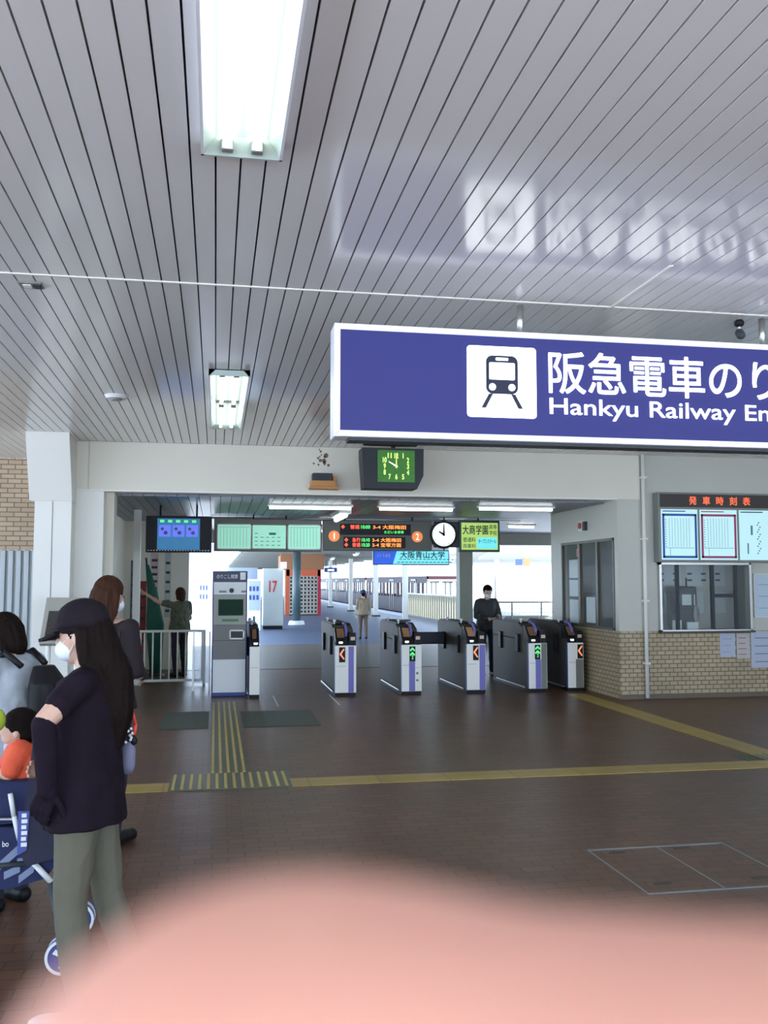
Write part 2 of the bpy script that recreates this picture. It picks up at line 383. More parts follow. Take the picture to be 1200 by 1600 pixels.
# ceiling bits
t = thing('smoke_detector', 'round white smoke detector on the ceiling slats', 'smoke detector', (-1.0, 9.43, ZC))
MB().cyl((-1, 9.43, ZC - .035), (-1, 9.43, ZC), .10, .12, 28).build('cover', WHT, t); MB().cyl((-1, 9.43, ZC - .05), (-1, 9.43, ZC - .03), .05, .06, 20).build('sensor', MGRY, t)
t = thing('ceiling_socket', 'small square grey fitting on the ceiling near its left edge', 'ceiling fitting', (-1.16, 5.94, ZC))
MB().box((-1.23, 5.88, ZC - .012), (-1.09, 6.0, ZC), .003).build('plate', MGRY, t); box('cover', (-1.205, 5.91, ZC - .018), (-1.155, 5.97, ZC - .01), WHT, t); box('cover', (-1.14, 5.9, ZC - .018), (-1.10, 5.98, ZC - .01), DGRY, t)
t = thing('security_camera', 'small dark camera hanging under the ceiling at the right sign post', 'camera', (3.62, 5.85, ZC))
MB().cyl((3.62, 5.85, ZC - .09), (3.62, 5.85, ZC), .012).build('arm', STEEL, t); MB().ell((3.62, 5.85, ZC - .03), (.035, .035, .03)).build('mount', BLK, t, smooth=True)
MB().cyl((3.60, 5.80, ZC - .13), (3.66, 5.9, ZC - .09), .03, .02).ell((3.62, 5.85, ZC - .1), (.03, .03, .03)).build('camera_body', DGRY, t, smooth=True)

# ------------------------------------------------------------------ big station sign
YS = 5.714; sx0, sx1, sz0, sz1 = .72, 5.6, 2.612, 3.335
t = thing('station_sign', 'long backlit indigo sign with white train symbol and railway entrance lettering', 'sign', (3.1, YS + .1, sz1))
box('casing', (sx0, YS + .012, sz0), (sx1, YS + .20, sz1), ALU, t, bev=.006)
f = MB(); w_ = .038
f.box((sx0, YS - .012, sz0), (sx1, YS + .012, sz0 + w_), .003).box((sx0, YS - .012, sz1 - w_), (sx1, YS + .012, sz1), .003)
f.box((sx0, YS - .012, sz0), (sx0 + w_, YS + .012, sz1), .003).box((sx1 - w_, YS - .012, sz0), (sx1, YS + .012, sz1), .003)
f.build('frame', mat('lit white sign frame', (.88, .90, .96), .3, emit=.22, ecol=(.9, .93, 1)), t)
box('sign_face', (sx0 + w_, YS - .004, sz0 + w_), (sx1 - w_, YS + .012, sz1 - w_), SGNB, t)
ix0, ix1, iz0, iz1 = 1.587, 2.058, 2.762, 3.232
bm2 = MB()
def ipt(u, v): return (ix0 + u * (ix1 - ix0), iz0 + v * (iz1 - iz0))
def rrect(u0, v0, u1, v1, r, n=5):
    out = []
    for cx_, cy_, a0 in ((u1 - r, v1 - r, 0), (u0 + r, v1 - r, 90), (u0 + r, v0 + r, 180), (u1 - r, v0 + r, 270)):
        for k in range(n + 1):
            a = math.radians(a0 + 90 * k / n); out.append(ipt(cx_ + r * math.cos(a), cy_ + r * math.sin(a)))
    return out
ic = MB().prism(rrect(0, 0, 1, 1, .05), YS - .008, YS - .004, 'Y').build('symbol_plate', SGNW, t)
bm2.prism(rrect(.27, .33, .73, .87, .09), YS - .011, YS - .008, 'Y')
for sgn in (-1, 1):
    bm2.prism([ipt(.5 + sgn * .13, .33), ipt(.5 + sgn * .19, .33), ipt(.5 + sgn * .30, .13), ipt(.5 + sgn * .235, .13)], YS - .011, YS - .008, 'Y')
s1 = bm2.build('train_symbol', mat('symbol ink', (.01, .012, .04), .5), ic)
bm3 = MB()
bm3.prism(rrect(.315, .53, .685, .77, .02), YS - .013, YS - .011, 'Y'); bm3.prism(rrect(.41, .80, .59, .84, .015), YS - .013, YS - .011, 'Y')
for sgn in (-1, 1):
    c = (.5 + sgn * .14, .425); bm3.prism([ipt(c[0] + .05 * math.cos(a), c[1] + .05 * math.sin(a)) for a in [k * PI / 8 for k in range(16)]], YS - .013, YS - .011, 'Y')
bm3.build('symbol_window', SGNW, ic)
text('阪急電車のりば', 2.143, 4.13, 2.935, 3.222, YS - .004, SGNW, t, bold=.012)
text('Hankyu Railway Entrance', 2.148, 4.29, 2.762, 2.905, YS - .004, SGNW, t, bold=.008)
for xx in (1.988, 3.772): MB().cyl((xx, YS + .1, sz1), (xx, YS + .1, ZC), .022).build('post', STEEL, t, smooth=True)
box('gutter', (sx0 + .1, YS + .03, sz0 - .02), (sx1 - .1, YS + .17, sz0), DGRY, t)

# ------------------------------------------------------------------ clock under the ceiling at the beam
cy = 11.9
t = thing('hall_clock', 'dark grey box clock with green dial hanging in front of the beam', 'clock', (2.3, cy, ZC))
a, b_, c_, d_ = atY(566, 699, cy), atY(662, 700, cy), atY(655, 764, cy), atY(571, 764, cy)
xL, xR, zT, zB = a.x, b_.x, a.z, c_.z
MB().prism([(xL, zT), (xR, zT), (xR - .005, zT - .36), (xR - .09, zB), (xL + .03, zB), (xL, zT - .1)], cy, cy + .32, 'Y').build('housing', DGRY, t)
f0, f1 = atY(590, 703, cy), atY(648, 754, cy)
ff = MB(); cx0, cx1, cz0, cz1 = f0.x, f1.x, f1.z, f0.z
ff.box((cx0, cy - .008, cz0), (cx1, cy, cz1), .0)
ff.build('dial', mat('green dial', (.02, .09, .012), .4, emit=.42, ecol=(.06, .28, .03), var=.5, scale=25), t)
ccx, ccz = (cx0 + cx1) / 2, (cz0 + cz1) / 2; NUM = screen('lit numeral', (.65, .95, .25), .9)
for h in range(1, 13):
    a = PI / 2 - h * PI / 6; r_ = .165 / max(abs(math.cos(a)), abs(math.sin(a)), .82)
    px, pz = ccx + r_ * .95 * math.cos(a), ccz + r_ * .85 * math.sin(a)
    ww = (.012 if h == 1 else .03) if h < 10 else .055
    text(str(h), px - ww / 2, px + ww / 2, pz - .036, pz + .036, cy - .008, NUM, t, name='numeral', bold=.04)
def hand(cx, cz, ang, l, wd, y, m_, par, name='hand'):
    d = Vector((math.cos(ang), math.sin(ang))); n_ = Vector((-d.y, d.x)) * wd; c0 = Vector((cx, cz)) - d * l * .15; c1 = Vector((cx, cz)) + d * l
    return MB().prism([tuple(c0 - n_), tuple(c1 - n_ * .5), tuple(c1 + n_ * .5), tuple(c0 + n_)], y - .004, y, 'Y').build(name, m_, par)
hand(ccx, ccz, PI / 2, .17, .008, cy - .012, screen('lit yellow hand', (.85, .8, .2), 1), t, 'minute_hand')
hand(ccx, ccz, PI * 5 / 6, .12, .011, cy - .012, screen('lit white hand', (.9, .95, .8), 1), t, 'hour_hand')
MB().box((xL + .02, cy - .05, zT + .03), (xR - .1, cy + .05, zT + .06)).cyl(((xL + xR) / 2, cy, zT), ((xL + xR) / 2, cy, ZC), .03).build('bracket', BLK, t)
t = thing('speaker_box', 'orange and black speaker box mounted low on the cream beam', 'speaker', (1.44, 12.6, 2.94))
MB().box((1.26, 12.42, 2.98), (1.60, 12.6, 3.07), .01).build('casing', ORG_, t); box('grille', (1.28, 12.43, 3.07), (1.55, 12.6, 3.17), DGRY, t, bev=.01)
box('shelf', (1.24, 12.38, 2.95), (1.64, 12.6, 2.98), ORG_, t); box('side_panel', (1.56, 12.45, 3.07), (1.61, 12.6, 3.13), ORG_, t)
# rust stain on the ceiling edge and beam
m = MB()
for k in range(14):
    u, v = random.gauss(0, .06), random.uniform(-.13, .1)
    m.cyl((1.43 + u * (1 - v * 2), YB - .002, 3.42 + v), (1.43 + u * (1 - v * 2), YB, 3.42 + v), random.uniform(.01, .035), seg=7)
tag(m.build('rust_stain', mat('rust', (.22, .15, .10), .8, var=.5, scale=60)), 'dark flaking rust patch on the beam below the ceiling', 'stain')

# ------------------------------------------------------------------ boards above the gates
YD = 16.5
def frame(mb, x0, x1, z0, z1, y, wd, d=.02): 
    mb.box((x0, y - d, z0), (x1, y, z0 + wd)).box((x0, y - d, z1 - wd), (x1, y, z1)).box((x0, y - d, z0), (x0 + wd, y, z1)).box((x1 - wd, y - d, z0), (x1, y, z1))
def hang(t, xs, z, y, top=ZI):
    for xx in xs: MB().cyl((xx, y, z), (xx, y, top), .015).build('hanging_rod', BLK, t)
# tv
t = thing('information_screen', 'black framed monitor showing three blue notice panels above the railing', 'screen', (-.57, 14.55, ZI))
box('casing', (-1.06, 14.5, 2.14), (-.07, 14.62, 2.70), BLK, t, bev=.01)
dsp = box('display', (-.89, 14.49, 2.18), (-.25, 14.5, 2.66), screen('teal blue screen', (.01, .12, .26), .9, var=.3, scale=6), t)
for k in range(3):
    x0 = -.865 + k * .205; box('notice_panel', (x0, 14.485, 2.38), (x0 + .175, 14.49, 2.56), screen('blue panel', (.10, .14, .72), .9) if k == 0 else bpy.data.materials['blue panel'], dsp)
    MB().cyl((x0 + .05, 14.482, 2.5), (x0 + .05, 14.485, 2.5), .025, seg=10).cyl((x0 + .1, 14.482, 2.44), (x0 + .1, 14.485, 2.44), .03, seg=10).build('symbol', BLUE, dsp)
m = MB()
for k in range(5): m.box((-.85 + k * .12, 14.487, 2.6), (-.79 + k * .12, 14.49, 2.635))
m.build('caption', LEDG, dsp)
m = MB()
for k in range(22): m.box((-1.03 + k * .043, 14.496, 2.165), (-1.01 + k * .043, 14.5, 2.175))
m.build('lettering', WHT, t); hang(t, (-.85, -.3), 2.70, 14.56)
# timetable trio
t = thing('timetable_board', 'hanging backlit board of three pale green timetables above the fare machine', 'timetable board', (.91, YD, ZI))
box('casing', (-.04, YD, 2.225), (1.865, YD + .12, 2.80), mat('olive grey casing', (.17, .17, .14), .5), t, bev=.01)
TTG = screen('pale green lit timetable', (.30, .66, .50), .72, var=.06, scale=5)
for k, (a_, b_) in enumerate(((.02, .606), (.624, 1.229), (1.262, 1.836))):
    p_ = box('timetable', (a_, YD - .01, 2.27), (b_, YD, 2.70), TTG, t)
    m = MB(); frame(m, a_ - .01, b_ + .01, 2.26, 2.71, YD, .018, .016)
    m.build('frame', WHT if k != 1 else MGRY, t)
    m = MB(); n_ = 9
    if k == 1:
        for q in range(16): m.box((a_ + .05 + random.random() * .45, YD - .013, 2.31 + random.random() * .3), (a_ + .09 + random.random() * .02 + random.random() * .45 * 0 + .0, YD - .01, 2.315 + .0), 0) if False else m.box((a_ + .05 + (q % 5) * .1, YD - .013, 2.33 + (q // 5) * .07), (a_ + .10 + (q % 5) * .1, YD - .01, 2.342 + (q // 5) * .07))
        m.box((a_ + .3, YD - .013, 2.52), (a_ + .42, YD - .01, 2.56))
    else:
        m.box((a_ + .02, YD - .013, 2.655), (b_ - .02, YD - .01, 2.66))
        for q in range(n_): m.box((a_ + .05 + q * .057, YD - .013, 2.31), (a_ + .054 + q * .057, YD - .01, 2.65))
    m.build('print', mat('teal print', (.05, .30, .26), .6) if k == 0 else bpy.data.materials['teal print'], p_)
hang(t, (.65, 1.23), 2.8, YD + .06)
# departure board
t = thing('departure_board', 'hanging departure board with red green and orange text between circled platform numbers', 'departure board', (2.9, YD, ZI))
box('casing', (1.89, YD, 2.25), (3.90, YD + .16, 2.80), mat('dark olive casing', (.11, .115, .10), .5), t, bev=.01)
CIR = screen('orange disc', (.72, .20, .05), .8)
for n_, cx_ in (('1', 2.09), ('2', 3.625)):
    c = MB().cyl((cx_, YD - .012, 2.51), (cx_, YD, 2.51), .10, seg=32).build('number_disc', CIR, t)
    text(n_, cx_ - (.012 if n_ == '1' else .03), cx_ + (.012 if n_ == '1' else .03), 2.45, 2.57, YD - .012, screen('lit pale numeral', (.95, .8, .7), .9) if n_ == '1' else bpy.data.materials['lit pale numeral'], c, name='numeral', bold=.01)
for (x0, x1, z0, z1), rows in (((2.20, 3.50, 2.535, 2.735), [('red', '✣', '普通', '10:00', '大阪梅田'), ('g', '', '', '', 'ただいま停車')]),
                            ((2.26, 3.40, 2.30, 2.50), [('red', '✣', '急行', '10:10', '大阪梅田'), ('red', '✣', '普通', '10:20', '宝塚方面')])):
    pn = box('led_panel', (x0, YD - .015, z0), (x1, YD, z1), BLK, t)
    for r_, row in enumerate(rows):
        zt = z1 - .018 - r_ * .09; zb = zt - .075; W_ = x1 - x0
        if row[0] == 'red':
            cxx = x0 + .05; MB().box((cxx - .03, YD - .018, zb + .025), (cxx + .03, YD - .015, zt - .025)).box((cxx - .012, YD - .018, zb + .005), (cxx + .012, YD - .015, zt - .005)).build('signal_mark', LEDR, pn)
            text(row[2], x0 + W_ * .14, x0 + W_ * .27, zb, zt, YD - .015, LEDR, pn, bold=.012)
            text(row[3], x0 + W_ * .29, x0 + W_ * .42, zb + .005, zt - .005, YD - .015, LEDG, pn, bold=.02)
            text('3-4 ' + row[4], x0 + W_ * .46, x0 + W_ * .93, zb, zt, YD - .015, LEDO, pn, bold=.015)
        else: text(row[4], x0 + W_ * .62, x0 + W_ * .9, zb + .01, zt - .01, YD - .015, LEDG, pn, bold=.01)
hang(t, (2.3, 3.55), 2.8, YD + .08)
for xx in (2.3,): pass
t = thing('wall_clock', 'round white clock in black rim beside the departure board', 'clock', (4.13, YD, ZI))
box('casing', (3.95, YD + .03, 2.32), (4.42, YD + .14, 2.80), DGRY, t, bev=.01)
MB().cyl((4.12, YD - .02, 2.555), (4.12, YD + .04, 2.555), .26, seg=40).build('rim', BLK, t, smooth=False)
MB().cyl((4.12, YD - .026, 2.555), (4.12, YD - .02, 2.555), .215, seg=40).build('dial', screen('white lit dial', (.85, 1, .98), .95, var=.01), t)
m = MB()
for h in range(12):
    a = h * PI / 6; m.box((4.12 + .19 * math.cos(a) - .008, YD - .029, 2.555 + .19 * math.sin(a) - .008), (4.12 + .19 * math.cos(a) + .008, YD - .026, 2.555 + .19 * math.sin(a) + .008))
m.build('hour_mark', BLK, t)
hand(4.12, 2.555, PI / 2, .18, .018, YD - .028, BLK, t, 'minute_hand'); hand(4.12, 2.555, PI * 5 / 6, .11, .022, YD - .028, BLK, t, 'hour_hand'); hang(t, (4.15,), 2.8, YD + .08)
t = thing('advert_screen', 'yellow green lit advert screen with school lettering beside the round clock', 'advert', (4.82, YD, ZI))
box('casing', (4.42, YD, 2.24), (5.20, YD + .12, 2.82), mat('dark green casing', (.02, .05, .03), .4), t, bev=.01)
fc = box('display', (4.46, YD - .008, 2.28), (5.16, YD, 2.78), screen('lime advert', (.42, .62, .14), .72, var=.12, scale=4), t)
MB().box((4.76, YD - .012, 2.30), (5.14, YD - .008, 2.51)).build('blue_block', screen('cyan block', (.15, .70, .72), .85), fc)
DKG = mat('dark ink', (.02, .06, .06), .6)
text('大商学園', 4.48, 4.97, 2.56, 2.74, YD - .008, DKG, fc, bold=.02); text('高等', 4.99, 5.14, 2.66, 2.75, YD - .008, DKG, fc, bold=.01); text('学校', 4.99, 5.14, 2.55, 2.64, YD - .008, DKG, fc, bold=.01)
text('普通科', 4.49, 4.73, 2.42, 2.51, YD - .008, DKG, fc, bold=.01); text('商業科', 4.49, 4.73, 2.31, 2.39, YD - .008, DKG, fc, bold=.005)
text('オープンスクール', 4.78, 5.12, 2.40, 2.48, YD - .012, BLUE, fc, bold=.02); hang(t, (4.8,), 2.82, YD + .06)
t = thing('hanging_banner', 'long blue and cyan university advert hanging below the departure board', 'advert', (3.52, 18.8, ZI))
a_, b_ = atY(583, 859, 18.8), atY(702, 883, 18.8)
box('casing', (a_.x, 18.8, b_.z), (b_.x, 18.9, a_.z), BLUE, t, bev=.005)
fx0, fx1, fz0, fz1 = a_.x + .02, b_.x - .02, b_.z + .02, a_.z - .02; sp_ = fx0 + (fx1 - fx0) * .27
MB().prism([(fx0, fz0), (sp_ - .03, fz0), (sp_ + .05, fz1), (fx0, fz1)], 18.79, 18.8, 'Y').build('blue_panel', screen('royal blue panel', (.02, .10, .62), .9), t)
cp_ = MB().prism([(sp_ - .03, fz0), (fx1, fz0), (fx1, fz1), (sp_ + .05, fz1)], 18.79, 18.8, 'Y').build('cyan_panel', screen('cyan panel', (.20, .72, .82), .9), t)
text('大阪青山大学', sp_ + .12, fx1 - .08, fz1 - .155, fz1 - .005, 18.79, DKG, cp_, bold=.02)
m = MB()
for q in range(14): m.box((sp_ + .1 + q * .085, 18.786, fz0 + .09), (sp_ + .16 + q * .085, 18.79, fz0 + .105)); m.box((sp_ + .06 + q * .085, 18.786, fz0 + .03), (sp_ + .12 + q * .085, 18.79, fz0 + .045))
m.build('print', DKG, cp_)
text('分かる教育', fx0 + .05, sp_ - .08, fz1 - .13, fz1 - .05, 18.79, WHT, t, bold=.01)
hang(t, (a_.x + .1, b_.x - .1), a_.z, 18.85)
# cross pipe that carries the boards
tag(MB().cyl((-.1, 16.8, 2.835), (5.7, 16.8, 2.835), .02).build('cable_pipe', STEEL, smooth=True), 'thin grey pipe running along above the hanging boards', 'pipe')

# ------------------------------------------------------------------ ticket gates (local origin at the base of the front)
def make_gate(w, kind, arrow, label, flap=False):
    t = thing('ticket_gate', label, 'ticket gate')
    h = w / 2
    b = MB().box((-h + .01, .06, .05), (h - .01, 1.9, .80), .01).prism([(.30, .78), (1.9, .78), (1.9, 1.0), (1.82, 1.04), (.55, 1.04), (.30, .96)], -h + .01, h - .01, 'X')
    b.build('body', DSTEEL, t, local=True)
    MB().box((-h + .005, .03, 0), (h - .005, 1.88, .05)).build('plinth', BLK, t, local=True)
    MB().box((-h + .03, .5, 1.04), (h - .03, 1.85, 1.055), .004).build('top_cover', BLK, t, local=True)
    fp = MB().box((-h, 0, .05), (h, .06, .745), .008).build('front_panel', WARMW if kind != 'dull' else mat('pale grey panel', (.5, .5, .48), .4), t, local=True)
    MB().box((-h - .002, .005, .05), (-h + .02, .07, .75)).build('edge_trim', BLUE, fp, local=True)
    s0, s1 = (.04, .12) if kind == 'a' else (-.04, .05) if kind in 'bd' else (.05, .14)
    if kind not in ('narrow', 'e'):
        MB().box((s0, -.004, .055), (s1, .002, .73 if kind not in 'bd' else .50)).build('stripe', PURP, fp, local=True)
    dx0, dx1 = (-.10, -.01) if kind == 'a' else (-.035, .055) if kind == 'b' else (-.05, .035) if kind in 'cd' else (.03, .115)
    if kind == 'narrow': pass
    else:
        d = MB().box((dx0, -.007, .50), (dx1, .0, .72)).build('display', BLK, t, local=True)
        if arrow == 'red':
            cx_, cz_ = (dx0 + dx1) / 2, .62
            MB().prism([(cx_ + .035, cz_ + .07), (cx_ + .02, cz_ + .08), (cx_ - .04, cz_), (cx_ + .02, cz_ - .08), (cx_ + .035, cz_ - .07), (cx_ - .012, cz_)], -.011, -.007, 'Y').build('arrow', screen('orange red arrow', (1, .22, .10), 1.4) if 'orange red arrow' not in bpy.data.materials else bpy.data.materials['orange red arrow'], d, local=True)
        else:
            m = MB(); cx_ = (dx0 + dx1) / 2
            for zz in (.665, .60):
                m.prism([(cx_ - .04, zz), (cx_, zz + .04), (cx_ + .04, zz), (cx_ + .03, zz - .02), (cx_, zz + .01), (cx_ - .03, zz - .02)], -.011, -.007, 'Y')
            for k in range(4): m.box((cx_ - .01 + .008 * (k % 2), -.011, .53 + k * .02), (cx_ + .012, -.007, .54 + k * .02))
            m.build('arrow', LEDG, d, local=True)
    if kind in 'de': MB().box((.055 if kind == 'd' else 0.0, -.003, .055), (h - .01, .0, .74 if kind == 'd' else .49)).build('dull_panel', mat('olive grey panel ' + kind, (.20, .20, .16), .5), fp, local=True)
    if kind in ('b',):
        MB().cyl((h - .07, -.003, .32), (h - .07, 0, .32), .02, seg=12).box((h - .09, -.003, .2), (h - .05, 0, .23)).box((h - .1, -.003, .40), (h - .03, 0, .403)).build('emblem', MGRY, fp, local=True)
    MB().box((-h + .02, -.003, .44), (.0 if kind != 'narrow' else h - .02, 0, .444)).build('panel_joint', MGRY, fp, local=True)
    # console on top
    MB().prism([(.02, .745), (.32, .745), (.32, 1.0), (.22, 1.0), (.05, .83)], -h + .015, (h - .12) if w > .2 else h - .01, 'X').build('reader_console', BLK, t, local=True)
    MB().prism([(.05, .86), (.06, .855), (.20, .985), (.19, .99)], -h + .04, -h + (.15 if w > .2 else .1), 'X').build('card_reader', mat('copper reader', (.35, .18, .10), .3, metal=.5) if 'copper reader' not in bpy.data.materials else bpy.data.materials['copper reader'], t, local=True)
    if w > .2:
        tb = MB().box((h - .11, .03, .745), (h - .005, .26, .93), .008).build('ticket_box', BLK, t, local=True)
        MB().box((h - .085, .022, .82), (h - .02, .03, .87)).build('ticket_slot', mat('cream slot', (.75, .55, .4), .4) if 'cream slot' not in bpy.data.materials else bpy.data.materials['cream slot'], tb, local=True)
        MB().tube([(h - .14, .10, .75), (h - .14, .12, .96), (h - .14, .24, 1.04), (h - .14, .42, 1.05)], .02).build('purple_rail', PURP, t, local=True, smooth=True)
    MB().box((-h + .06, .03, .745), (-h + .12, .07, .80), .006).build('lamp', SGNW, t, local=True)
    for yy in (.5, 1.4):
        sp2 = MB().cyl((-h + .05, yy, 1.04), (-h + .05, yy, 1.075), .012).build('sensor_post', STEEL, t, local=True)
        MB().ell((-h + .05, yy, 1.09), (.025, .025, .022)).build('sensor_head', WHT, sp2, local=True, smooth=True)
    for yy in (.45, 1.35): MB().box((-h - .025, yy, .58), (-h + .012, yy + .13, .86), .01).build('side_flap', BLK, t, local=True)
    MB().tube([(-h - .02, .15, .06), (-h - .02, 1.6, .06)], .012).build('kick_rail', STEEL, t, local=True)
    if flap: MB().box((-h - .58, 1.32, .66), (-h, 1.37, .86), .02).build('barrier_flap', mat('navy padded flap', (.012, .012, .03), .5), t, local=True)
    return t
YG = 13.68
gates = [(.575, .15, 'narrow', 'red', 'narrow ticket gate post beside the fare machine', False),
         (1.915, .32, 'a', 'red', 'ticket gate with red arrow beside the wide aisle', False),
         (2.915, .31, 'b', 'green', 'ticket gate with green arrow and white panels, left neighbour of the closed barrier', False),
         (3.92, .30, 'c', 'red', 'ticket gate with red arrow and purple stripe holding the closed barrier flap', True),
         (4.905, .30, 'd', 'green', 'ticket gate with green arrow where the masked man stands', False),
         (5.52, .26, 'e', 'red', 'ticket gate with orange arrow against the tiled office wall', False)]
for gx, gw, k, ar, lb, fl in gates:
    gt = make_gate(gw, k, ar, lb, fl); gt.location = (gx, YG, 0)
# fare machine
t = thing('fare_adjustment_machine', 'tall white and grey fare machine with dark screen and blue edges', 'ticket machine', (.225, 14.0, 0))
kx0, kx1, ky = -.045, .47, 13.98
box('body', (kx0, ky, .0), (kx1, ky + .6, 1.85), BLUE, t, bev=.01)
hd = box('header', (kx0 + .01, ky - .02, 1.69), (kx1 - .01, ky, 1.85), mat('dark violet header', (.03, .025, .08), .4), t)
text('のりこし精算', kx0 + .06, kx0 + .37, 1.735, 1.80, ky - .02, WHT, hd, bold=.005); box('label', (kx1 - .11, ky - .024, 1.72), (kx1 - .03, ky - .02, 1.83), WHT, hd)
up = box('upper_panel', (kx0 + .02, ky - .02, 1.50), (kx1 - .02, ky, 1.685), WHT, t)
MB().cyl((.235, ky - .04, 1.56), (.235, ky - .02, 1.56), .035, seg=16).build('knob', DGRY, up); MB().box((.05, ky - .024, 1.53), (.16, ky - .02, 1.56)).box((.38, ky - .024, 1.53), (.45, ky - .02, 1.56)).build('label', MGRY, up)
sp3 = box('screen_panel', (kx0 + .02, ky - .02, 1.055), (kx1 - .02, ky, 1.495), mat('grey green panel', (.36, .37, .32), .45), t)
box('display', (.045, ky - .028, 1.19), (.41, ky - .02, 1.43), mat('dark green glass', (.015, .045, .028), .6, spec=.15), sp3)
box('label', (.10, ky - .024, 1.10), (.34, ky - .02, 1.14), mat('green label', (.08, .25, .08), .5), sp3)
mp = box('coin_panel', (kx0 + .02, ky - .02, .55), (kx1 - .02, ky, 1.05), mat('dark warm grey panel', (.20, .19, .18), .45), t)
fr = MB(); frame(fr, .21, .43, .84, .98, ky - .02, .02, .015); fr.build('slot_frame', WARMW, mp); box('slot', (.23, ky - .024, .86), (.41, ky - .02, .95), DGRY, mp)
box('joint', (kx0 + .02, ky - .023, .82), (kx1 - .02, ky - .02, .825), BLK, mp)
box('lower_door', (kx0 + .02, ky - .02, .06), (kx1 - .02, ky, .545), WHT, t, bev=.004)
# railing
t = thing('metal_railing', 'low white metal railing with vertical bars left of the fare machine', 'railing', (-.73, 15.62, 0))
z0, z1, ry = .03, .90, 15.62
MB().box((-1.22, ry - .03, z1 - .04), (-.17, ry + .03, z1), .01).build('top_rail', COLW, t); MB().box((-1.22, ry - .02, .06), (-.17, ry + .02, .10), .005).build('bottom_rail', COLW, t)
for k in range(8): MB().cyl((-1.13 + k * .132, ry, .1), (-1.13 + k * .132, ry, z1 - .04), .013).build('bar', COLW, t, smooth=True)
MB().cyl((-.17, ry, 0), (-.17, ry, z1), .022).cyl((-1.2, ry, 0), (-1.2, ry, z1), .022).build('end_post', COLW, t)
t = thing('acrylic_screen', 'low clear plastic panel between the railing and the fare machine', 'screen', (-.2, 14.8, 0))
MB().box((-.34, 14.75, .12), (-.06, 14.76, .92)).build('panel', mat('clear acrylic', (.75, .85, .9), .08, alpha=.35), t); MB().box((-.34, 14.7, 0), (-.31, 14.8, .92)).box((-.09, 14.7, 0), (-.06, 14.8, .92)).build('foot', STEEL, t)

# ------------------------------------------------------------------ right wall fittings
yw = YB
t = thing('departure_timetables', 'wall box of backlit timetables with an orange lit heading above the ticket window', 'timetable board', (8.2, yw, 2.0))
box('casing', (6.32, yw - .16, 1.975), (10.2, yw + .008, 2.995), MGRY, t, bev=.01)
hd = box('header', (6.35, yw - .175, 2.78), (10.17, yw - .16, 2.97), mat('dark brown header', (.045, .035, .03), .5), t)
for k, ch in enumerate('発車時刻表'): text(ch, 6.80 + k * .215, 6.92 + k * .215, 2.815, 2.94, yw - .175, screen('orange heading', (1, .16, .05), .7) if k == 0 else bpy.data.materials['orange heading'], hd, bold=.02)
TTB = screen('pale lit timetable', (.44, .68, .70), .70, var=.03, scale=3)
for k, (a_, b_, cn) in enumerate(((6.36, 6.93, (.03, .10, .45)), (6.97, 7.56, (.45, .06, .16)), (7.60, 8.6, (.40, .60, .50)), (8.65, 9.3, (.05, .1, .4)), (9.35, 10.1, (.05, .3, .2)))):
    bd = box('timetable', (a_, yw - .172, 2.01), (b_, yw - .16, 2.745), TTB, t)
    m = MB()
    if k != 2: frame(m, a_ + .015, b_ - .015, 2.035, 2.68, yw - .172, .032, .004)
    m.box((a_ + .02, yw - .176, 2.71), (a_ + .38, yw - .172, 2.725))
    if k != 2: m.build('border', mat('border %d' % k if False else 'coloured border', cn, .5), bd)
    else: m.build('heading', INK, bd)
    m = MB()
    if k != 2:
        for q in range(8): m.box((a_ + .12 + q * .045, yw - .175, 2.2), (a_ + .123 + q * .045, yw - .172, 2.62))
        for q in range(12): m.box((a_ + .06, yw - .175, 2.2 + q * .035), (a_ + .075, yw - .172, 2.212 + q * .035))
        m.box((a_ + .06, yw - .175, 2.18), (b_ - .06, yw - .172, 2.186)); m.box((a_ + .13, yw - .175, 2.07), (a_ + .135, yw - .172, 2.18))
    else:
        for q in range(14): m.box((7.88 + .02 * (q % 3), yw - .175, 2.1 + q * .035), (7.9 + .02 * (q % 3), yw - .172, 2.12 + q * .035))
        m.box((7.78, yw - .175, 2.38), (7.81, yw - .172, 2.52)); m.box((7.72, yw - .175, 2.10), (7.74, yw - .172, 2.26))
    m.build('print', mat('blue grey print', (.10, .25, .35), .6) if k == 0 else bpy.data.materials['blue grey print'], bd)
# ticket window
t = thing('ticket_window', 'dark framed ticket office window above the tiled wall', 'window', (7.11, yw, .96))
m = MB(); frame(m, 6.37, 7.84, .955, 1.975, yw + .04, .035, .10)
m.build('outer_frame', STEEL, t)
m = MB()
for xx, ww in ((6.66, .05), (7.22, .05), (7.60, .045)): m.box((xx, yw, .98), (xx + ww, yw + .05, 1.95))
m.box((7.25, yw + .005, 1.46), (7.62, yw + .045, 1.51)); m.build('mullion', DGRY, t)
box('glass', (6.40, yw + .02, .99), (7.80, yw + .028, 1.94), GLASS, t)
box('sill', (6.36, yw - .10, .945), (7.86, yw + .12, .97), mat('dark brown sill', (.08, .055, .04), .4), t, bev=.004)
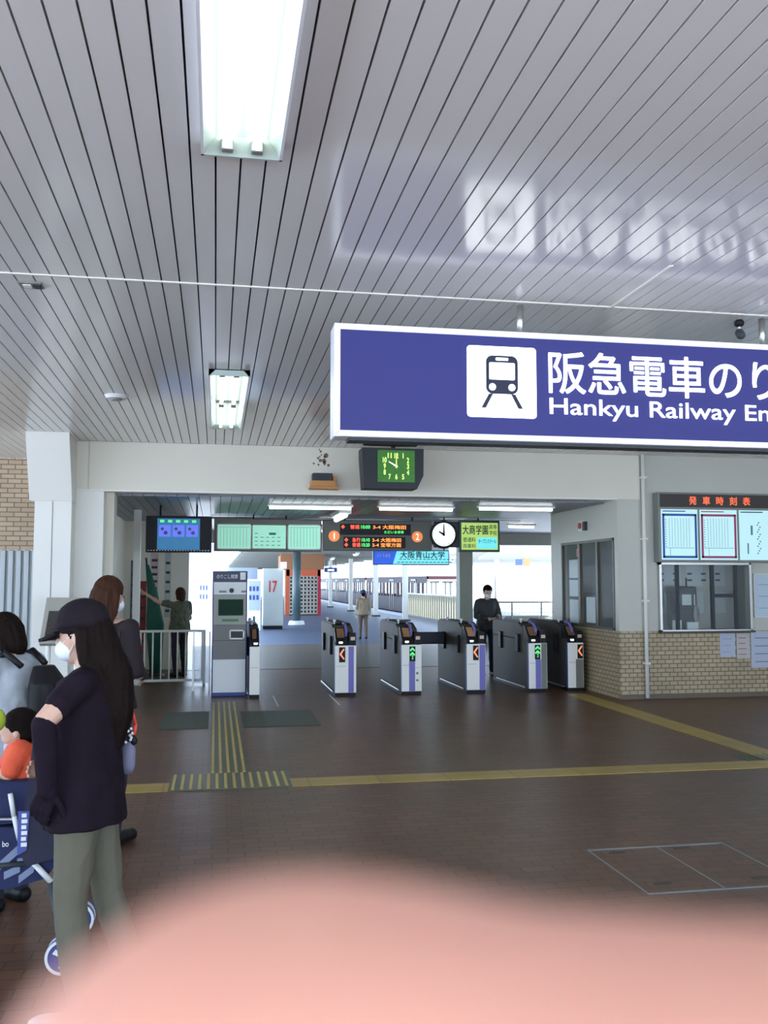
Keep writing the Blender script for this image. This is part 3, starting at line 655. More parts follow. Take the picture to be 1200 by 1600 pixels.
# behind the window: board of papers, machine, counter
t = thing('office_counter', 'brown counter inside the ticket office window', 'counter', (7.2, 13.0, 0))
box('worktop', (6.0, 12.76, .92), (8.4, 13.3, .96), mat('brown laminate', (.13, .07, .045), .4), t); box('front_board', (6.0, 12.78, 0), (8.4, 12.82, .92), MGRY, t)
t = thing('notice_board', 'pale board of pinned papers standing behind the office window', 'notice board', (7.1, 13.55, .0))
box('panel', (6.45, 13.5, 0), (8.2, 13.53, 2.1), mat('pale board', (.55, .56, .50), .6), t)
for k in range(8): box('paper', (6.55 + (k % 4) * .38, 13.49, 1.62 - (k // 4) * .42), (6.83 + (k % 4) * .38, 13.5, 1.95 - (k // 4) * .42), PAPER, t)
m = MB()
for k in range(12): m.box((6.6 + (k % 6) * .24, 13.485, 1.7 + .1 * (k // 6)), (6.68 + (k % 6) * .24, 13.49, 1.73 + .1 * (k // 6)))
m.build('print', INK, t)
t = thing('ticket_terminal', 'dark ticket terminal with white paper on the office counter', 'machine', (7.0, 12.95, .96))
MB().box((6.80, 12.9, .96), (7.16, 13.2, 1.62), .03).build('casing', DGRY, t); MB().prism([(6.68, 1.55), (6.86, .98), (6.9, .98), (6.76, 1.6)], 12.93, 12.97, 'Y').build('side_arm', BLK, t)
MB().box((6.9, 12.88, 1.34), (7.05, 12.9, 1.5)).build('label', PAPER, t)
m = MB()
for xx in (6.85, 7.10): m.tube([(xx, 12.88, 1.5), (xx - .01, 12.86, 1.42), (xx, 12.88, 1.34)], .01)
m.build('white_loop', WHT, t); MB().cyl((7.0, 12.93, 1.6), (7.0, 12.93, 1.75), .012).build('antenna', BLK, t)
MB().ell((7.12, 12.88, 1.2), (.05, .03, .14)).build('handset', MGRY, t, smooth=True)
tag(box('paper_sign', (6.70, 12.80, .97), (6.84, 12.83, 1.12), PAPER, bev=.003), 'small white card standing on the counter left of the terminal', 'sign')
tag(box('paper_sign', (6.92, 12.78, .97), (7.1, 12.81, 1.09), PAPER, bev=.003), 'white card standing on the counter in front of the terminal', 'sign')
def notice(label, x0, x1, z0, z1, m_=PAPER, lines=5, col=INK, y=yw, bars=True):
    t = thing('wall_notice', label, 'notice', ((x0 + x1) / 2, y, z0)); s = box('sheet', (x0, y - .012, z0), (x1, y - .001, z1), m_, t)
    if bars:
        m = MB()
        for q in range(lines):
            zz = z0 + (z1 - z0) * (q + .7) / (lines + .6); m.box((x0 + (x1 - x0) * .12, y - .015, zz), (x1 - (x1 - x0) * random.uniform(.12, .4), y - .012, zz + .012))
        m.build('print', col, s)
    return t
LAV = mat('pale lavender paper', (.50, .54, .66), .6, var=.03)
notice('small pale notice taped on the wall tiles just under the ticket window', 7.33, 7.575, .585, .93, LAV, 3, mat('faint print', (.33, .4, .52), .6))
notice('small notice with red heading on the wall tiles beside the pale notice', 7.60, 7.81, .56, .925, mat('cream paper', (.55, .53, .50), .6), 4, mat('reddish print', (.45, .14, .16), .6))
notice('larger white notice with dark bands at the right edge of the tiled wall', 7.83, 8.35, .42, .955, LAV, 4, mat('grey blue bands', (.16, .2, .28), .6))
t = notice('framed white sheet on the painted wall right of the ticket window', 7.91, 8.45, 1.17, 1.80, mat('white sheet', (.55, .66, .74), .5), 3, bpy.data.materials['faint print'])
m = MB(); frame(m, 7.90, 8.46, 1.16, 1.81, yw, .012, .018); m.build('frame', WHT, t)
# office side windows (facing the last gate)
t = thing('office_window', 'dark framed sliding windows in the office side wall', 'window', (5.76, 13.8, 1.0))
m = MB()
def yframe(m, x, y0, y1, z0, z1, wd, d=.04): m.box((x - .012, y0, z0), (x + d, y1, z0 + wd)).box((x - .012, y0, z1 - wd), (x + d, y1, z1)).box((x - .012, y0, z0), (x + d, y0 + wd, z1)).box((x - .012, y1 - wd, z0), (x + d, y1, z1))
yframe(m, 5.77, 12.76, 14.85, .975, 2.34, .04); m.box((5.76, 13.35, 1), (5.81, 13.42, 2.3)); m.box((5.76, 14.05, 1), (5.81, 14.13, 2.3)); m.build('frame', mat('brown frame', (.10, .085, .06), .45), t)
box('glass', (5.79, 12.8, 1.0), (5.796, 14.82, 2.3), GLASS, t)
for k, (ya, yb, za, zb) in enumerate(((14.2, 14.6, 1.75, 2.05), (14.2, 14.6, 1.45, 1.72), (13.55, 13.9, 1.05, 1.45), (14.2, 14.6, 1.02, 1.4))):
    box('pasted_sheet', (5.80, ya, za), (5.805, yb, zb), PAPER, t)
box('red_tag', (5.80, 14.18, 2.1), (5.81, 14.28, 2.22), REDP, t)
struct(box('ceiling.005', (5.86, 12.72, 2.88), (10, 15.25, 2.9), PIER))
t = thing('fire_alarm', 'small red and white alarm box on the wall above the office windows', 'alarm', (5.77, 13.96, 2.5))
box('backplate', (5.74, 13.88, 2.49), (5.77, 14.04, 2.66), WHT, t, bev=.004); MB().cyl((5.72, 13.96, 2.585), (5.74, 13.96, 2.585), .05).build('lamp', REDP, t); box('buzzer', (5.72, 13.74, 2.5), (5.77, 13.83, 2.64), DGRY, t)
t = thing('office_cabinet', 'dark filing cabinet inside the office behind the side windows', 'cabinet', (6.6, 14.6, 0))
box('body', (6.2, 14.3, 0), (7.2, 15.0, 1.5), mat('dark green cabinet', (.05, .07, .05), .5), t); box('door', (6.19, 14.32, .1), (6.2, 14.98, 1.45), DGRY, t)

# ------------------------------------------------------------------ left side: board, banner, posters
t = thing('tilted_map_board', 'tilted dark map board in a pale frame before the white column', 'map board', (-2.15, 11.6, 0))
q = atY(66, 1004, 11.5); q2 = atY(132, 934, 11.5)
x0, x1, z0, z1 = q.x, q2.x, q.z, q2.z
MB().prism([(11.3, z0), (11.36, z0 - .03), (11.78, z1 - .03), (11.72, z1)], x0, x1, 'X').build('frame', mat('weathered frame', (.42, .40, .35), .5), t)
MB().prism([(11.31, z0 + .035), (11.34, z0 + .03), (11.71, z1 - .06), (11.69, z1 - .045)], x0 + .05, x1 - .05, 'X').build('panel', mat('dark map', (.06, .055, .05), .3, var=.6, scale=18), t)
for xx in (x0 + .06, x1 - .08): MB().cyl((xx, 11.55, 0), (xx, 11.55, (z0 + z1) / 2), .03).build('leg', COLW, t, smooth=True)
t = thing('folded_banner', 'green folded banner leaning inside behind the railing', 'banner', (-1.2, 17.2, 0))  # green banner folded round its pole, on a stand
g0, g1 = atY(232, 1062, 17.2), atY(224, 872, 17.2)
MB().loft([((g0.x + .12, 17.2, .05), .10, .07), ((g0.x + .1, 17.2, .9), .16, .10), ((g0.x + .04, 17.2, 1.5), .09, .07), ((g0.x - .06, 17.2, 2.0), .03, .03)], 14).build('cloth', mat('dark green cloth', (.01, .10, .065), .7, bump=.5), t, smooth=True)
MB().cyl((g0.x + .12, 17.2, 0), (g0.x - .08, 17.2, 2.12), .018).build('pole', DGRY, t); MB().cyl((g0.x + .12, 17.2, 0), (g0.x + .12, 17.2, .05), .16, .14, 20).build('base', DGRY, t)
for k, (xa, xb, za, zb, cc, lb) in enumerate(((-1.62, -1.5, .7, 2.1, (.10, .14, .14), 'tall narrow grey poster'), (-1.45, -1.32, .2, 1.7, (.28, .03, .02), 'dark red vertical poster'), (-1.25, -1.10, 1.3, 2.25, (.62, .50, .46), 'pale pink poster'), (-.98, -.86, 1.0, 2.3, (.50, .55, .52), 'pale green vertical sign'))):
    t = thing('poster', lb + ' on the inner wall behind the railing', 'poster', ((xa + xb) / 2, 18.5, za)); s = box('sheet', (xa, 18.48, za), (xb, 18.5, zb), mat('poster sheet', cc, .5, var=.4, scale=9), t)
    m = MB()
    for q_ in range(6): m.box((xa + .02, 18.476, za + .1 + q_ * (zb - za) / 7), (xb - .02, 18.48, za + .15 + q_ * (zb - za) / 7))
    m.build('print', DGRY, s)

# ------------------------------------------------------------------ beyond the gates
t = thing('round_pillar', 'round blue green pillar on the platform before the orange booth', 'pillar', (3.15, 36.5, 0))
MB().cyl((3.15, 36.5, .15), (3.15, 36.5, 3.1), .16, seg=24).build('shaft', mat('teal grey paint', (.08, .13, .14), .4), t, smooth=True); MB().cyl((3.15, 36.5, 0), (3.15, 36.5, .15), .33, .28, 24).build('base', WHT, t)
t = thing('platform_booth', 'orange framed booth with a fine lattice front on the platform', 'booth', (4.3, 46, 0))
a_, b_ = atY(447, 962, 46), atY(500, 890, 46); OR = mat('orange paint', (.62, .13, .05), .5); RD = mat('crimson paint', (.5, .03, .06), .5)
box('body', (a_.x, 46.05, 0), (b_.x, 47.5, b_.z), mat('booth tan wall', (.18, .11, .07), .6), t)
MB().box((a_.x - .05, 45.95, 0), (a_.x + .15, 46.05, b_.z)).build('post', OR, t); MB().box((b_.x - .12, 45.95, 0), (b_.x + .05, 46.05, b_.z)).build('post', RD, t)
MB().box((a_.x, 45.95, b_.z - .32), (b_.x, 46.05, b_.z)).build('fascia', OR, t); box('roof', (a_.x - .3, 45.9, b_.z), (b_.x + .2, 47.6, 3.09), mat('booth roof', (.36, .17, .08), .7), t)
m = MB(); n_ = 8
for k in range(n_ + 1): xx = a_.x + .15 + (b_.x - a_.x - .27) * k / n_; m.box((xx - .03, 45.96, .1), (xx + .03, 46.0, b_.z - .32))
for k in range(11): zz = .1 + k * (b_.z - .42) / 10; m.box((a_.x + .15, 45.96, zz - .03), (b_.x - .12, 46.0, zz + .03))
m.build('lattice', mat('pale lattice', (.62, .62, .55), .5), t)
a_, b_ = atY(410, 976, 33), atY(443, 888, 33)
t = thing('advertising_stand', 'tall pale panel with a red number seventeen', 'panel', ((a_.x + b_.x) / 2, 33, 0))
box('body', (a_.x, 33, .12), (b_.x, 33.5, b_.z), mat('pale green white panel', (.52, .57, .54), .4, var=.12, scale=1.5), t, bev=.03); box('plinth', (a_.x + .02, 33.02, 0), (b_.x - .02, 33.45, .12), BLK, t)
text('17', a_.x + .22, b_.x - .22, 1.3, 1.72, 33, REDP, t, bold=.03, ext=.01); box('top_lamp', (b_.x - .1, 32.9, b_.z), (b_.x + .1, 33.1, b_.z + .22), SGNW, t)
def vending(label, xa, xb, ya, yb, Y, face):
    a_, b_ = atY(xa, ya, Y), atY(xb, yb, Y); t = thing('vending_machine', label, 'vending machine', ((a_.x + b_.x) / 2, Y, 0))
    box('body', (a_.x, Y, 0), (b_.x, Y + .7, b_.z), WHT, t, bev=.02); wx = b_.x - a_.x
    fcx = box('front_panel', (a_.x + .04, Y - .02, .7), (b_.x - .04, Y, b_.z - .06), face, t)
    for r in range(2):
        for c in range(3): MB().box((a_.x + wx * (.14 + .26 * c), Y - .03, b_.z * .6 + r * .3), (a_.x + wx * (.30 + .26 * c), Y - .02, b_.z * .6 + r * .3 + .16)).build('display_window', BLUE, fcx)
    box('slot', (a_.x + .2, Y - .02, .3), (b_.x - .2, Y, .5), DGRY, t)
vending('white machine with dark openings between the fare machine and the pale panel', 386, 408, 976, 905, 32, mat('pale blue face', (.35, .42, .5), .4))
vending('white machine seen left of the fare machine', 309, 328, 972, 902, 32, mat('pale face', (.5, .55, .5), .4))
# platform canopy, lamps, posts
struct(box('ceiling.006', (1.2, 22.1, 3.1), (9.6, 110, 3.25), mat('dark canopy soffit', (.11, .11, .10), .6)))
m = MB()
for k in range(18): m.box((1.2, 24 + k * 4.5, 2.95), (9.6, 24.15 + k * 4.5, 3.1))
struct(m.build('trim_6', MGRY))
LBL = ['first', 'second', 'third', 'fourth']
for k, (px, py, Y) in enumerate(((633, 970, 39), (587, 963, 44.2), (548, 955, 52), (516, 949, 60))):
    X = atY(px, py, Y).x
    t = thing('canopy_post', 'white platform canopy post, ' + ['nearest to the slatted fence', 'between the nearest post and the walking person', 'just left of the walking person', 'farthest down the platform'][k], 'post', (X, Y, 0), group=None)
    MB().box((X - .11, Y - .11, .06), (X + .11, Y + .11, 3.1), .02).build('shaft', COLW, t); box('base', (X - .2, Y - .2, 0), (X + .2, Y + .2, .06), DGRY, t)
for k, (px, py) in enumerate(((492, 878), (519, 873), (556, 866), (532, 806))):
    Z = 2.95 if k < 3 else 2.8; d = ray(px, py); s_ = (Z - CAM_H) / d.z; X, Y = d.x * s_, d.y * s_
    t = thing('platform_lamp', 'short glowing lamp under the platform canopy, ' + ['farthest one', 'middle one', 'closest to the blue advert', 'seen above the departure board'][k], 'lamp', (X, Y, Z))
    box('housing', (X - .1, Y - .6, Z), (X + .1, Y + .6, Z + .08), WHT, t); MB().cyl((X, Y - .58, Z - .03), (X, Y + .58, Z - .03), .03 if k < 3 else .04).build('tube', TUBE, t)
t = thing('platform_sign', 'small dark blue hanging platform sign far down the platform', 'sign', (7.0, 57, 2.95))
a_, b_ = atY(507, 894, 57), atY(527, 887, 57)
box('casing', (a_.x, 57, a_.z), (b_.x, 57.1, b_.z), BLUE, t); box('lettering', (a_.x + .2, 56.98, a_.z + .08), (b_.x - .2, 57, b_.z - .1), SGNW, t); hang(t, (a_.x + .1, b_.x - .1), b_.z, 57.05, 3.1)
# slatted fence
t = thing('slatted_fence', 'pale slatted platform fence with dark gaps in front of the train', 'fence', (9.3, 40, 0))
m = MB(); k = 0; y_ = 33.0
while y_ < 44.6: m.box((9.28, y_, .08), (9.31, y_ + .30, 1.07)); y_ += .40
m.build('slat', mat('cream slats', (.40, .38, .27), .6), t); box('top_rail', (9.26, 33, 1.07), (9.34, 44.6, 1.13), STEEL, t); box('bottom_rail', (9.27, 33, .02), (9.33, 44.6, .08), MGRY, t)
# train
MAR = mat('maroon train paint', (.045, .014, .016), .4, spec=.3); TRF = mat('train roof cream', (.7, .7, .68), .4)
def car(y0, label):
    t = thing('train_car', label, 'train', (11.5, y0 + 9, -1.0)); L = 18.4; x0, x1 = 10.15, 12.2
    m = MB()
    for X_ in (x0, x1 - .06): m.box((X_, y0, -.95), (X_ + .06, y0 + L, .82)); m.box((X_, y0, 1.6), (X_ + .06, y0 + L, 1.95))
    m.box((x0, y0, -.95), (x1, y0 + .06, .85)).box((x0, y0, 1.75), (x1, y0 + .06, 1.95)).box((x0, y0 + L - .06, -.95), (x1, y0 + L, .85)).box((x0, y0 + L - .06, 1.75), (x1, y0 + L, 1.95)).box((x0, y0, -.1), (x1, y0 + L, 0))
    yy = y0
    for k in range(18):
        for X_ in (x0, x1 - .06): m.box((X_, yy, .8), (X_ + .06, yy + .22, 1.61))
        yy += L / 17.2
    m.build('car_body', MAR, t)
    m = MB(); m.prism([(x0, 1.95), (x1, 1.95), (x1 - .3, 2.15), (x0 + .3, 2.15)], y0, y0 + L, 'Y'); m.build('roof', TRF, t)
    for dy in (2.5, 8.6, 14.7):
        d = MB().box((x0 - .02, y0 + dy, 0), (x0 + .0, y0 + dy + .08, 1.8)).box((x0 - .02, y0 + dy + 1.2, 0), (x0, y0 + dy + 1.28, 1.8)).box((x0 - .02, y0 + dy, 1.72), (x0, y0 + dy + 1.28, 1.8)).box((x0 - .02, y0 + dy + .6, 0), (x0, y0 + dy + .66, 1.8)).build('door', mat('silver door frame', (.6, .6, .58), .3, metal=.6) if 'silver door frame' not in bpy.data.materials else bpy.data.materials['silver door frame'], t)
    MB().box((x0, y0 - .02, .85), (x0 + .12, y0 + .03, 1.75)).box((x0 + .62, y0 - .02, .85), (x0 + .74, y0 + .03, 1.75)).box((x1 - .74, y0 - .02, .85), (x1 - .62, y0 + .03, 1.75)).box((x1 - .12, y0 - .02, .85), (x1, y0 + .03, 1.75)).box((x0, y0 - .02, 1.7), (x1, y0 + .03, 1.78)).build('end_window_frame', COLW, t)
    box('end_glass', (x0 + .1, y0 + .03, .85), (x1 - .1, y0 + .04, 1.75), GLASS, t)
    box('window_band', (x0 + .02, y0 + .1, .82), (x0 + .03, y0 + L - .1, 1.6), GLASS, t)
    for dy in (3, 15): MB().cyl((x0 + .3, y0 + dy, -.95), (x1 - .3, y0 + dy, -.95), .35, seg=20).build('wheelset', DGRY, t)
car(44, 'maroon train car at the platform behind the slatted fence'); car(63, 'maroon train car coupled behind the one at the slatted fence'); car(82, 'maroon train car at the far end of the train')
# right side outside: fence, far canopy
t = thing('mesh_fence', 'low wire fence outside to the right behind the masked man', 'fence', (9.5, 24.5, 0))
m = MB()
for k in range(7): m.cyl((7.2 + k * .85, 24.5, 0), (7.2 + k * .85, 24.5, 1.12), .025)
m.build('post', MGRY, t); MB().cyl((7.2, 24.5, 1.12), (12.3, 24.5, 1.12), .025).cyl((7.2, 24.5, .72), (12.3, 24.5, .72), .015).build('rail', MGRY, t)
m = MB()
for k in range(48): m.cyl((7.2 + k * .106, 24.5, .72), (7.2 + k * .106, 24.5, 1.12), .006, seg=6)
m.build('wire', STEEL, t)
tag(box('low_wall', (7.2, 24.7, 0), (12.5, 24.9, .74), mat('mid grey concrete', (.28, .28, .24), .8), bev=.01), 'low grey concrete wall under the wire fence outside', 'wall')  # low wall has one even mid grey of its own
t = thing('far_canopy', 'pale metal canopy roof outside to the right', 'canopy', (14, 45, 0))
m = MB()
for k in range(4): m.prism([(39 + k * 6, 3.3), (43.5 + k * 6, 2.75), (43.5 + k * 6, 2.85), (39 + k * 6, 3.4)], 12.6, 27, 'X')
m.build('roof', mat('pale roof', (.38, .38, .34), .6), t)
for xx in (14, 18.5, 23): MB().cyl((xx, 45, -.01), (xx, 45, 3.0), .12).build('post', STEEL, t)
a_, b_ = atY(806, 885, 38), atY(828, 872, 38)
t = thing('hanging_sign', 'small orange and blue sign hanging under the far canopy', 'sign', (a_.x, 38, a_.z))
box('panel', (a_.x + .35, 38, a_.z), (b_.x, 38.06, b_.z), OR, t); box('panel', (a_.x, 38, a_.z + .05), (a_.x + .3, 38.06, b_.z - .05), BLUE, t); MB().cyl((a_.x + .5, 38.03, b_.z), (a_.x + .5, 38.03, 3.4), .02).cyl((a_.x + .5, 38.03, 3.38), (13.2, 39.3, 3.38), .03).build('rod', STEEL, t)
tag(MB().box((-9, 90, -1.2), (4, 98, 5.2)).box((-6, 89, 5.2), (0, 97, 6)).build('far_building', mat('blue building wall', (.45, .55, .68), .7, var=.3, scale=.4)), 'pale blue building in the distance left of the platform', 'building')  # pale blue is the building's own colour

# ------------------------------------------------------------------ PEOPLE (local: feet at origin, facing +Y)
def hand_pts(mb, wr, d, n, s=1.0, curl=.5, side=1):
    """palm and five fingers; d: direction of the fingers, n: palm normal, side: thumb side along d x n"""
    wr, d, n = Vector(wr), Vector(d).normalized(), Vector(n).normalized(); n = (n - d * n.dot(d)).normalized(); u = d.cross(n) * side
    for k in range(4):
        off = u * (.027 - .018 * k) * s
        mb.cap(wr + d * .01 * s + off * .6, .013 * s, wr + d * .08 * s + off, .0115 * s, 8)
    for k, L in enumerate((.068, .076, .070, .054)):
        off = u * (.027 - .018 * k) * s; p = wr + d * .085 * s + off; dd = d.copy()
        for j, fr_ in enumerate((.45, .32, .23)):
            a = curl * (.5 + .35 * j) + .05 * k; dd = (dd * math.cos(a) + n * math.sin(a)).normalized(); q = p + dd * L * fr_ * s
            mb.cap(p, (.0092 - .0008 * j) * s, q, (.0085 - .0008 * j) * s, 8); p = q
    p = wr + d * .025 * s + u * .022 * s; dd = (u * .75 + d * .65 + n * .25).normalized()
    for j, L in enumerate((.038, .03, .025)):
        q = p + dd * L * s; mb.cap(p, (.0125 - .0012 * j) * s, q, (.011 - .0012 * j) * s, 8); p = q; dd = (dd + d * .35 + n * .2 * curl).normalized()

def head_rot(yaw=0, pitch=0): return Matrix.Rotation(yaw, 3, 'Z') @ Matrix.Rotation(pitch, 3, 'X')
def person(label, loc, rotz, h, pose, shirt, trousers, hair, hairstyle='short', vox=.006, mask=True, cap=None, sleeve='short', hem=.50, loose=1.0, shoes=None, longlegs=True, shirt_long=0):
    S = h / 1.6
    t = thing('person', label, 'person', loc, rotz); t.scale = (S, S, S)
    J = dict(hipL=(-.085, 0, .84), hipR=(.085, 0, .84), kneeL=(-.09, .01, .455), kneeR=(.09, .01, .455), ankL=(-.095, -.02, .075), ankR=(.095, -.02, .075),
             toeL=(-.11, .13, .03), toeR=(.11, .13, .03), pel=(0, 0, .86), waist=(0, .0, 1.0), chest=(0, .0, 1.18), neck=(0, -.01, 1.345), head=(0, .015, 1.475),
             shL=(-.165, -.01, 1.28), shR=(.165, -.01, 1.28), elL=(-.21, -.03, 1.02), elR=(.21, -.03, 1.02), wrL=(-.22, .05, .79), wrR=(.22, .05, .79), hyaw=0, hpitch=0,
             hdL=(0, .1, -1), hdR=(0, .1, -1), hnL=(1, 0, 0), hnR=(-1, 0, 0), curl=.5)
    J.update(pose)
    V = {k: Vector(v) for k, v in J.items() if isinstance(v, tuple)}
    R = head_rot(J['hyaw'], J['hpitch']); q = R.to_quaternion()
    hp = lambda x, y, z: V['head'] + R @ Vector((x, y, z))
    # ---- body: one continuous surface
    b = MB()
    b.loft([(V['pel'] + Vector((0, 0, -.06)), .10, .085), (V['pel'], .155, .105), (V['waist'], .125, .09), (V['chest'], .15, .10), (V['chest'] + Vector((0, 0, .09)), .14, .09), (V['neck'] - Vector((0, 0, .05)), .07, .055)], 20)
    b.cap(V['neck'] - Vector((0, 0, .06)), .055, V['neck'] + (V['head'] - V['neck']) * .55, .048)
    for s_ in 'LR':
        b.chain([(V['neck'] - Vector((0, 0, .05)), .05), (V['sh' + s_], .05), (V['el' + s_], .038), (V['wr' + s_], .024)])
        mid = V['el' + s_].lerp(V['wr' + s_], .3); b.ell(mid, (.038, .038, .045))
        b.chain([(V['hip' + s_], .068), (V['hip' + s_].lerp(V['knee' + s_], .4), .060), (V['knee' + s_], .043), (V['knee' + s_].lerp(V['ank' + s_], .3), .042), (V['ank' + s_], .029)])
        b.cap(V['ank' + s_] - Vector((0, 0, .03)), .032, V['toe' + s_], .028)
        hand_pts(b, V['wr' + s_], J['hd' + s_], J['hn' + s_], 1, J['curl'], 1 if s_ == 'L' else -1)
    b.ell(V['head'], (.074, .092, .10), q).ell(hp(0, .018, -.045), (.055, .068, .07), q).ell(hp(0, .05, -.088), (.028, .028, .025), q)
    b.ell(hp(0, .098, -.022), (.012, .018, .018), q).ell(hp(0, .092, .0), (.009, .012, .025), q)
    b.ell(hp(0, .084, -.058), (.022, .012, .009), q)
    for s_ in (-1, 1): b.ell(hp(s_ * .075, -.008, -.018), (.011, .022, .032), q)
    b.build('body', SKIN, t, local=True, remesh=vox, sm=2)
    for s_ in (-1, 1):
        MB().ell(hp(s_ * .031, .082, .0), (.013, .008, .007), q, 10, 8).build('eye', BLK, t, local=True, smooth=True)
    # ---- shirt
    s = MB(); k = loose
    zb = hem * 1.6 + .0
    s.loft([(Vector((V['pel'].x, V['pel'].y, zb)), .20 * k, .145 * k), (Vector((V['pel'].x * .6 + V['waist'].x * .4, V['pel'].y * .6 + V['waist'].y * .4, (zb + V['waist'].z) / 2)), .185 * k, .135 * k),
            (V['waist'], .16 * k, .12 * k), (V['chest'], .172 * (k * .5 + .5), .125 * (k * .5 + .5)), (V['chest'] + Vector((0, 0, .1)), .155, .105), (V['neck'] - Vector((0, 0, .03)), .075, .062)], 24)
    for s_ in 'LR':
        e = V['el' + s_]; sh = V['sh' + s_]
        if sleeve == 'long': s.chain([(V['neck'] - Vector((0, 0, .06)), .06), (sh, .060), (e, .046), (e.lerp(V['wr' + s_], .92), .034)])
        else: s.chain([(V['neck'] - Vector((0, 0, .06)), .06), (sh, .064), (sh.lerp(e, .45 if h > 1.61 and cap else .62), .056 * (k * .5 + .5))])
    so = wrinkle(s.build('shirt', shirt, t, local=True, remesh=max(vox, .007), sm=5), .010 * min(1.2, k), 7, 4, h * 9)
    tr = MB(); f = 1.0
    tr.loft([(V['pel'] + Vector((0, 0, -.10)), .14, .11), (V['pel'], .165, .115), (V['waist'], .135, .10)], 20)
    for s_ in 'LR':
        a, c, d = V['hip' + s_], V['knee' + s_], V['ank' + s_]
        tr.chain([(a, .092), (a.lerp(c, .4), .080), (c, .060), (c.lerp(d, .35), .058), (d + Vector((0, 0, .02)), .044)])
    wrinkle(tr.build('trousers', trousers, t, local=True, remesh=max(vox, .007), sm=4), .006, 9, 6, h * 7)
    for s_ in 'LR':
        m = MB(); m.cap(V['ank' + s_] - Vector((0, .02, .035)), .042, V['toe' + s_] + Vector((0, 0, .008)), .036)
        m.ell((V['ank' + s_] + V['toe' + s_]) / 2 - Vector((0, 0, .012)), (.045, .12, .038)); m.build('shoe', shoes or BLK, t, local=True, remesh=.007)
    # ---- hair
    hr = MB()
    hr.ell(hp(0, -.014, .024), (.085, .096, .094), q)
    if hairstyle == 'long':
        bk = V['neck'] + R @ Vector((0, -.075, 0))
        hr.chain([(hp(0, -.05, -.01), .08), (hp(0, -.075, -.1), .075), (bk - Vector((0, .02, .05)), .07), (bk - Vector((0, .035, .2)), .06), (bk - Vector((0, .03, .31)), .03)])
        for s_ in (-1, 1): hr.chain([(hp(s_ * .06, -.03, .0), .035), (hp(s_ * .065, -.035, -.1), .035), (bk + Vector((s_ * .055, .0, -.08)), .032), (bk + Vector((s_ * .05, -.01, -.24)), .018)])
    elif hairstyle == 'bob': hr.chain([(hp(0, -.045, 0), .078), (hp(0, -.06, -.085), .062)]); [hr.chain([(hp(s_ * .06, -.02, .01), .03), (hp(s_ * .062, -.03, -.09), .026)]) for s_ in (-1, 1)]
    else: hr.ell(hp(0, -.045, -.02), (.07, .06, .075), q)
    ho = hr.build('hair', hair, t, local=True, remesh=.007, sm=1)
    # keep the face clear: push hair in front of the brow back
    Ri = R.inverted()
    for v in ho.data.vertices:
        l = Ri @ (v.co - V['head'])
        if l.y > .03 and l.z < .045 and l.z > -.15: v.co = V['head'] + R @ Vector((l.x * .85, min(l.y, .03), l.z))
    wrinkle(ho, .005 if hairstyle != 'short' else .003, 34, 3, 2)
    if mask:
        mk = MB().ell(hp(0, .062, -.052), (.058, .052, .048), q); mo = mk.build('face_mask', mat('white mask', (.80, .84, .90), .7) if 'white mask' not in bpy.data.materials else bpy.data.materials['white mask'], t, local=True, smooth=True)
        for s_ in (-1, 1): MB().tube([hp(s_ * .05, .06, -.025), hp(s_ * .079, .01, .0), hp(s_ * .082, -.012, -.01)], .0022).tube([hp(s_ * .045, .05, -.08), hp(s_ * .078, .005, -.035)], .0022).build('ear_loop', WHT, mo, local=True)
    if cap:
        cm = MB().ell(hp(0, -.008, .052), (.094, .106, .085), q).cyl(hp(0, 0, .03), hp(0, 0, .055), .1, .1, 24)
        cm.build('cap', cap, t, local=True, remesh=.006, sm=3)
        # brim
        pts = [(.08 * math.cos(a), .075 + .10 * math.sin(a)) for a in [PI * k / 10 for k in range(11)]]
        m = MB(); vs0 = [m.bm.verts.new(hp(x_, y_, .030 - .38 * max(0, y_ - .075) - 3.0 * x_ * x_)) for x_, y_ in pts]; vs1 = [m.bm.verts.new(v.co + R @ Vector((0, 0, .012))) for v in vs0]
        m.bm.faces.new(vs0); m.bm.faces.new(vs1[::-1])
        for i in range(11): m.bm.faces.new((vs0[i], vs0[(i + 1) % 11], vs1[(i + 1) % 11], vs1[i]))
        m.build('cap_brim', cap, t, local=True)
    return t, V, hp

BLKC = mat('black cotton', (.012, .007, .013), .9, bump=.5, scale=9, var=.3, spec=.15)
NAVYCAP = mat('black cap cloth', (.012, .008, .012), .85, spec=.2)
SAGE = mat('sage green trousers', (.112, .104, .072), .85, bump=.4, scale=10, var=.1)
# woman in black
WX, WY = -.49, 3.85
t, V, hp = person('woman in black cap, mask and loose black top with sage trousers by the stroller', (WX, WY, 0), math.radians(75), 1.63,
    dict(shL=(-.165, -.02, 1.275), shR=(.165, -.02, 1.27), elL=(-.27, .055, 1.16), wrL=(-.215, .05, .93), elR=(.25, .02, 1.04), wrR=(.17, .17, .93), hdL=(0, .35, -1), hdR=(-.3, .6, -.1), hnL=(1, 0, 0), hnR=(-1, 0, 0.2),
         head=(0, .03, 1.465), hyaw=math.radians(-1), hpitch=math.radians(-9), curl=.7, ankL=(-.10, -.03, .075), ankR=(.085, -.19, .075), toeL=(-.12, .11, .03), toeR=(.11, -.04, .03), kneeL=(-.095, .01, .46), kneeR=(.085, -.06, .46)),
    BLKC, SAGE, HAIRD, 'long', .005, True, NAVYCAP, 'short', .468, 1.0, shoes=mat('white trainers', (.7, .7, .7), .6))
MB().chain([(V['elL'].lerp(V['wrL'], .03), .044), (V['elL'].lerp(V['wrL'], .5), .046), (V['wrL'] + Vector((0, .01, -.02)), .036)]).build('arm_cover', BLKC, t, local=True, remesh=.006)
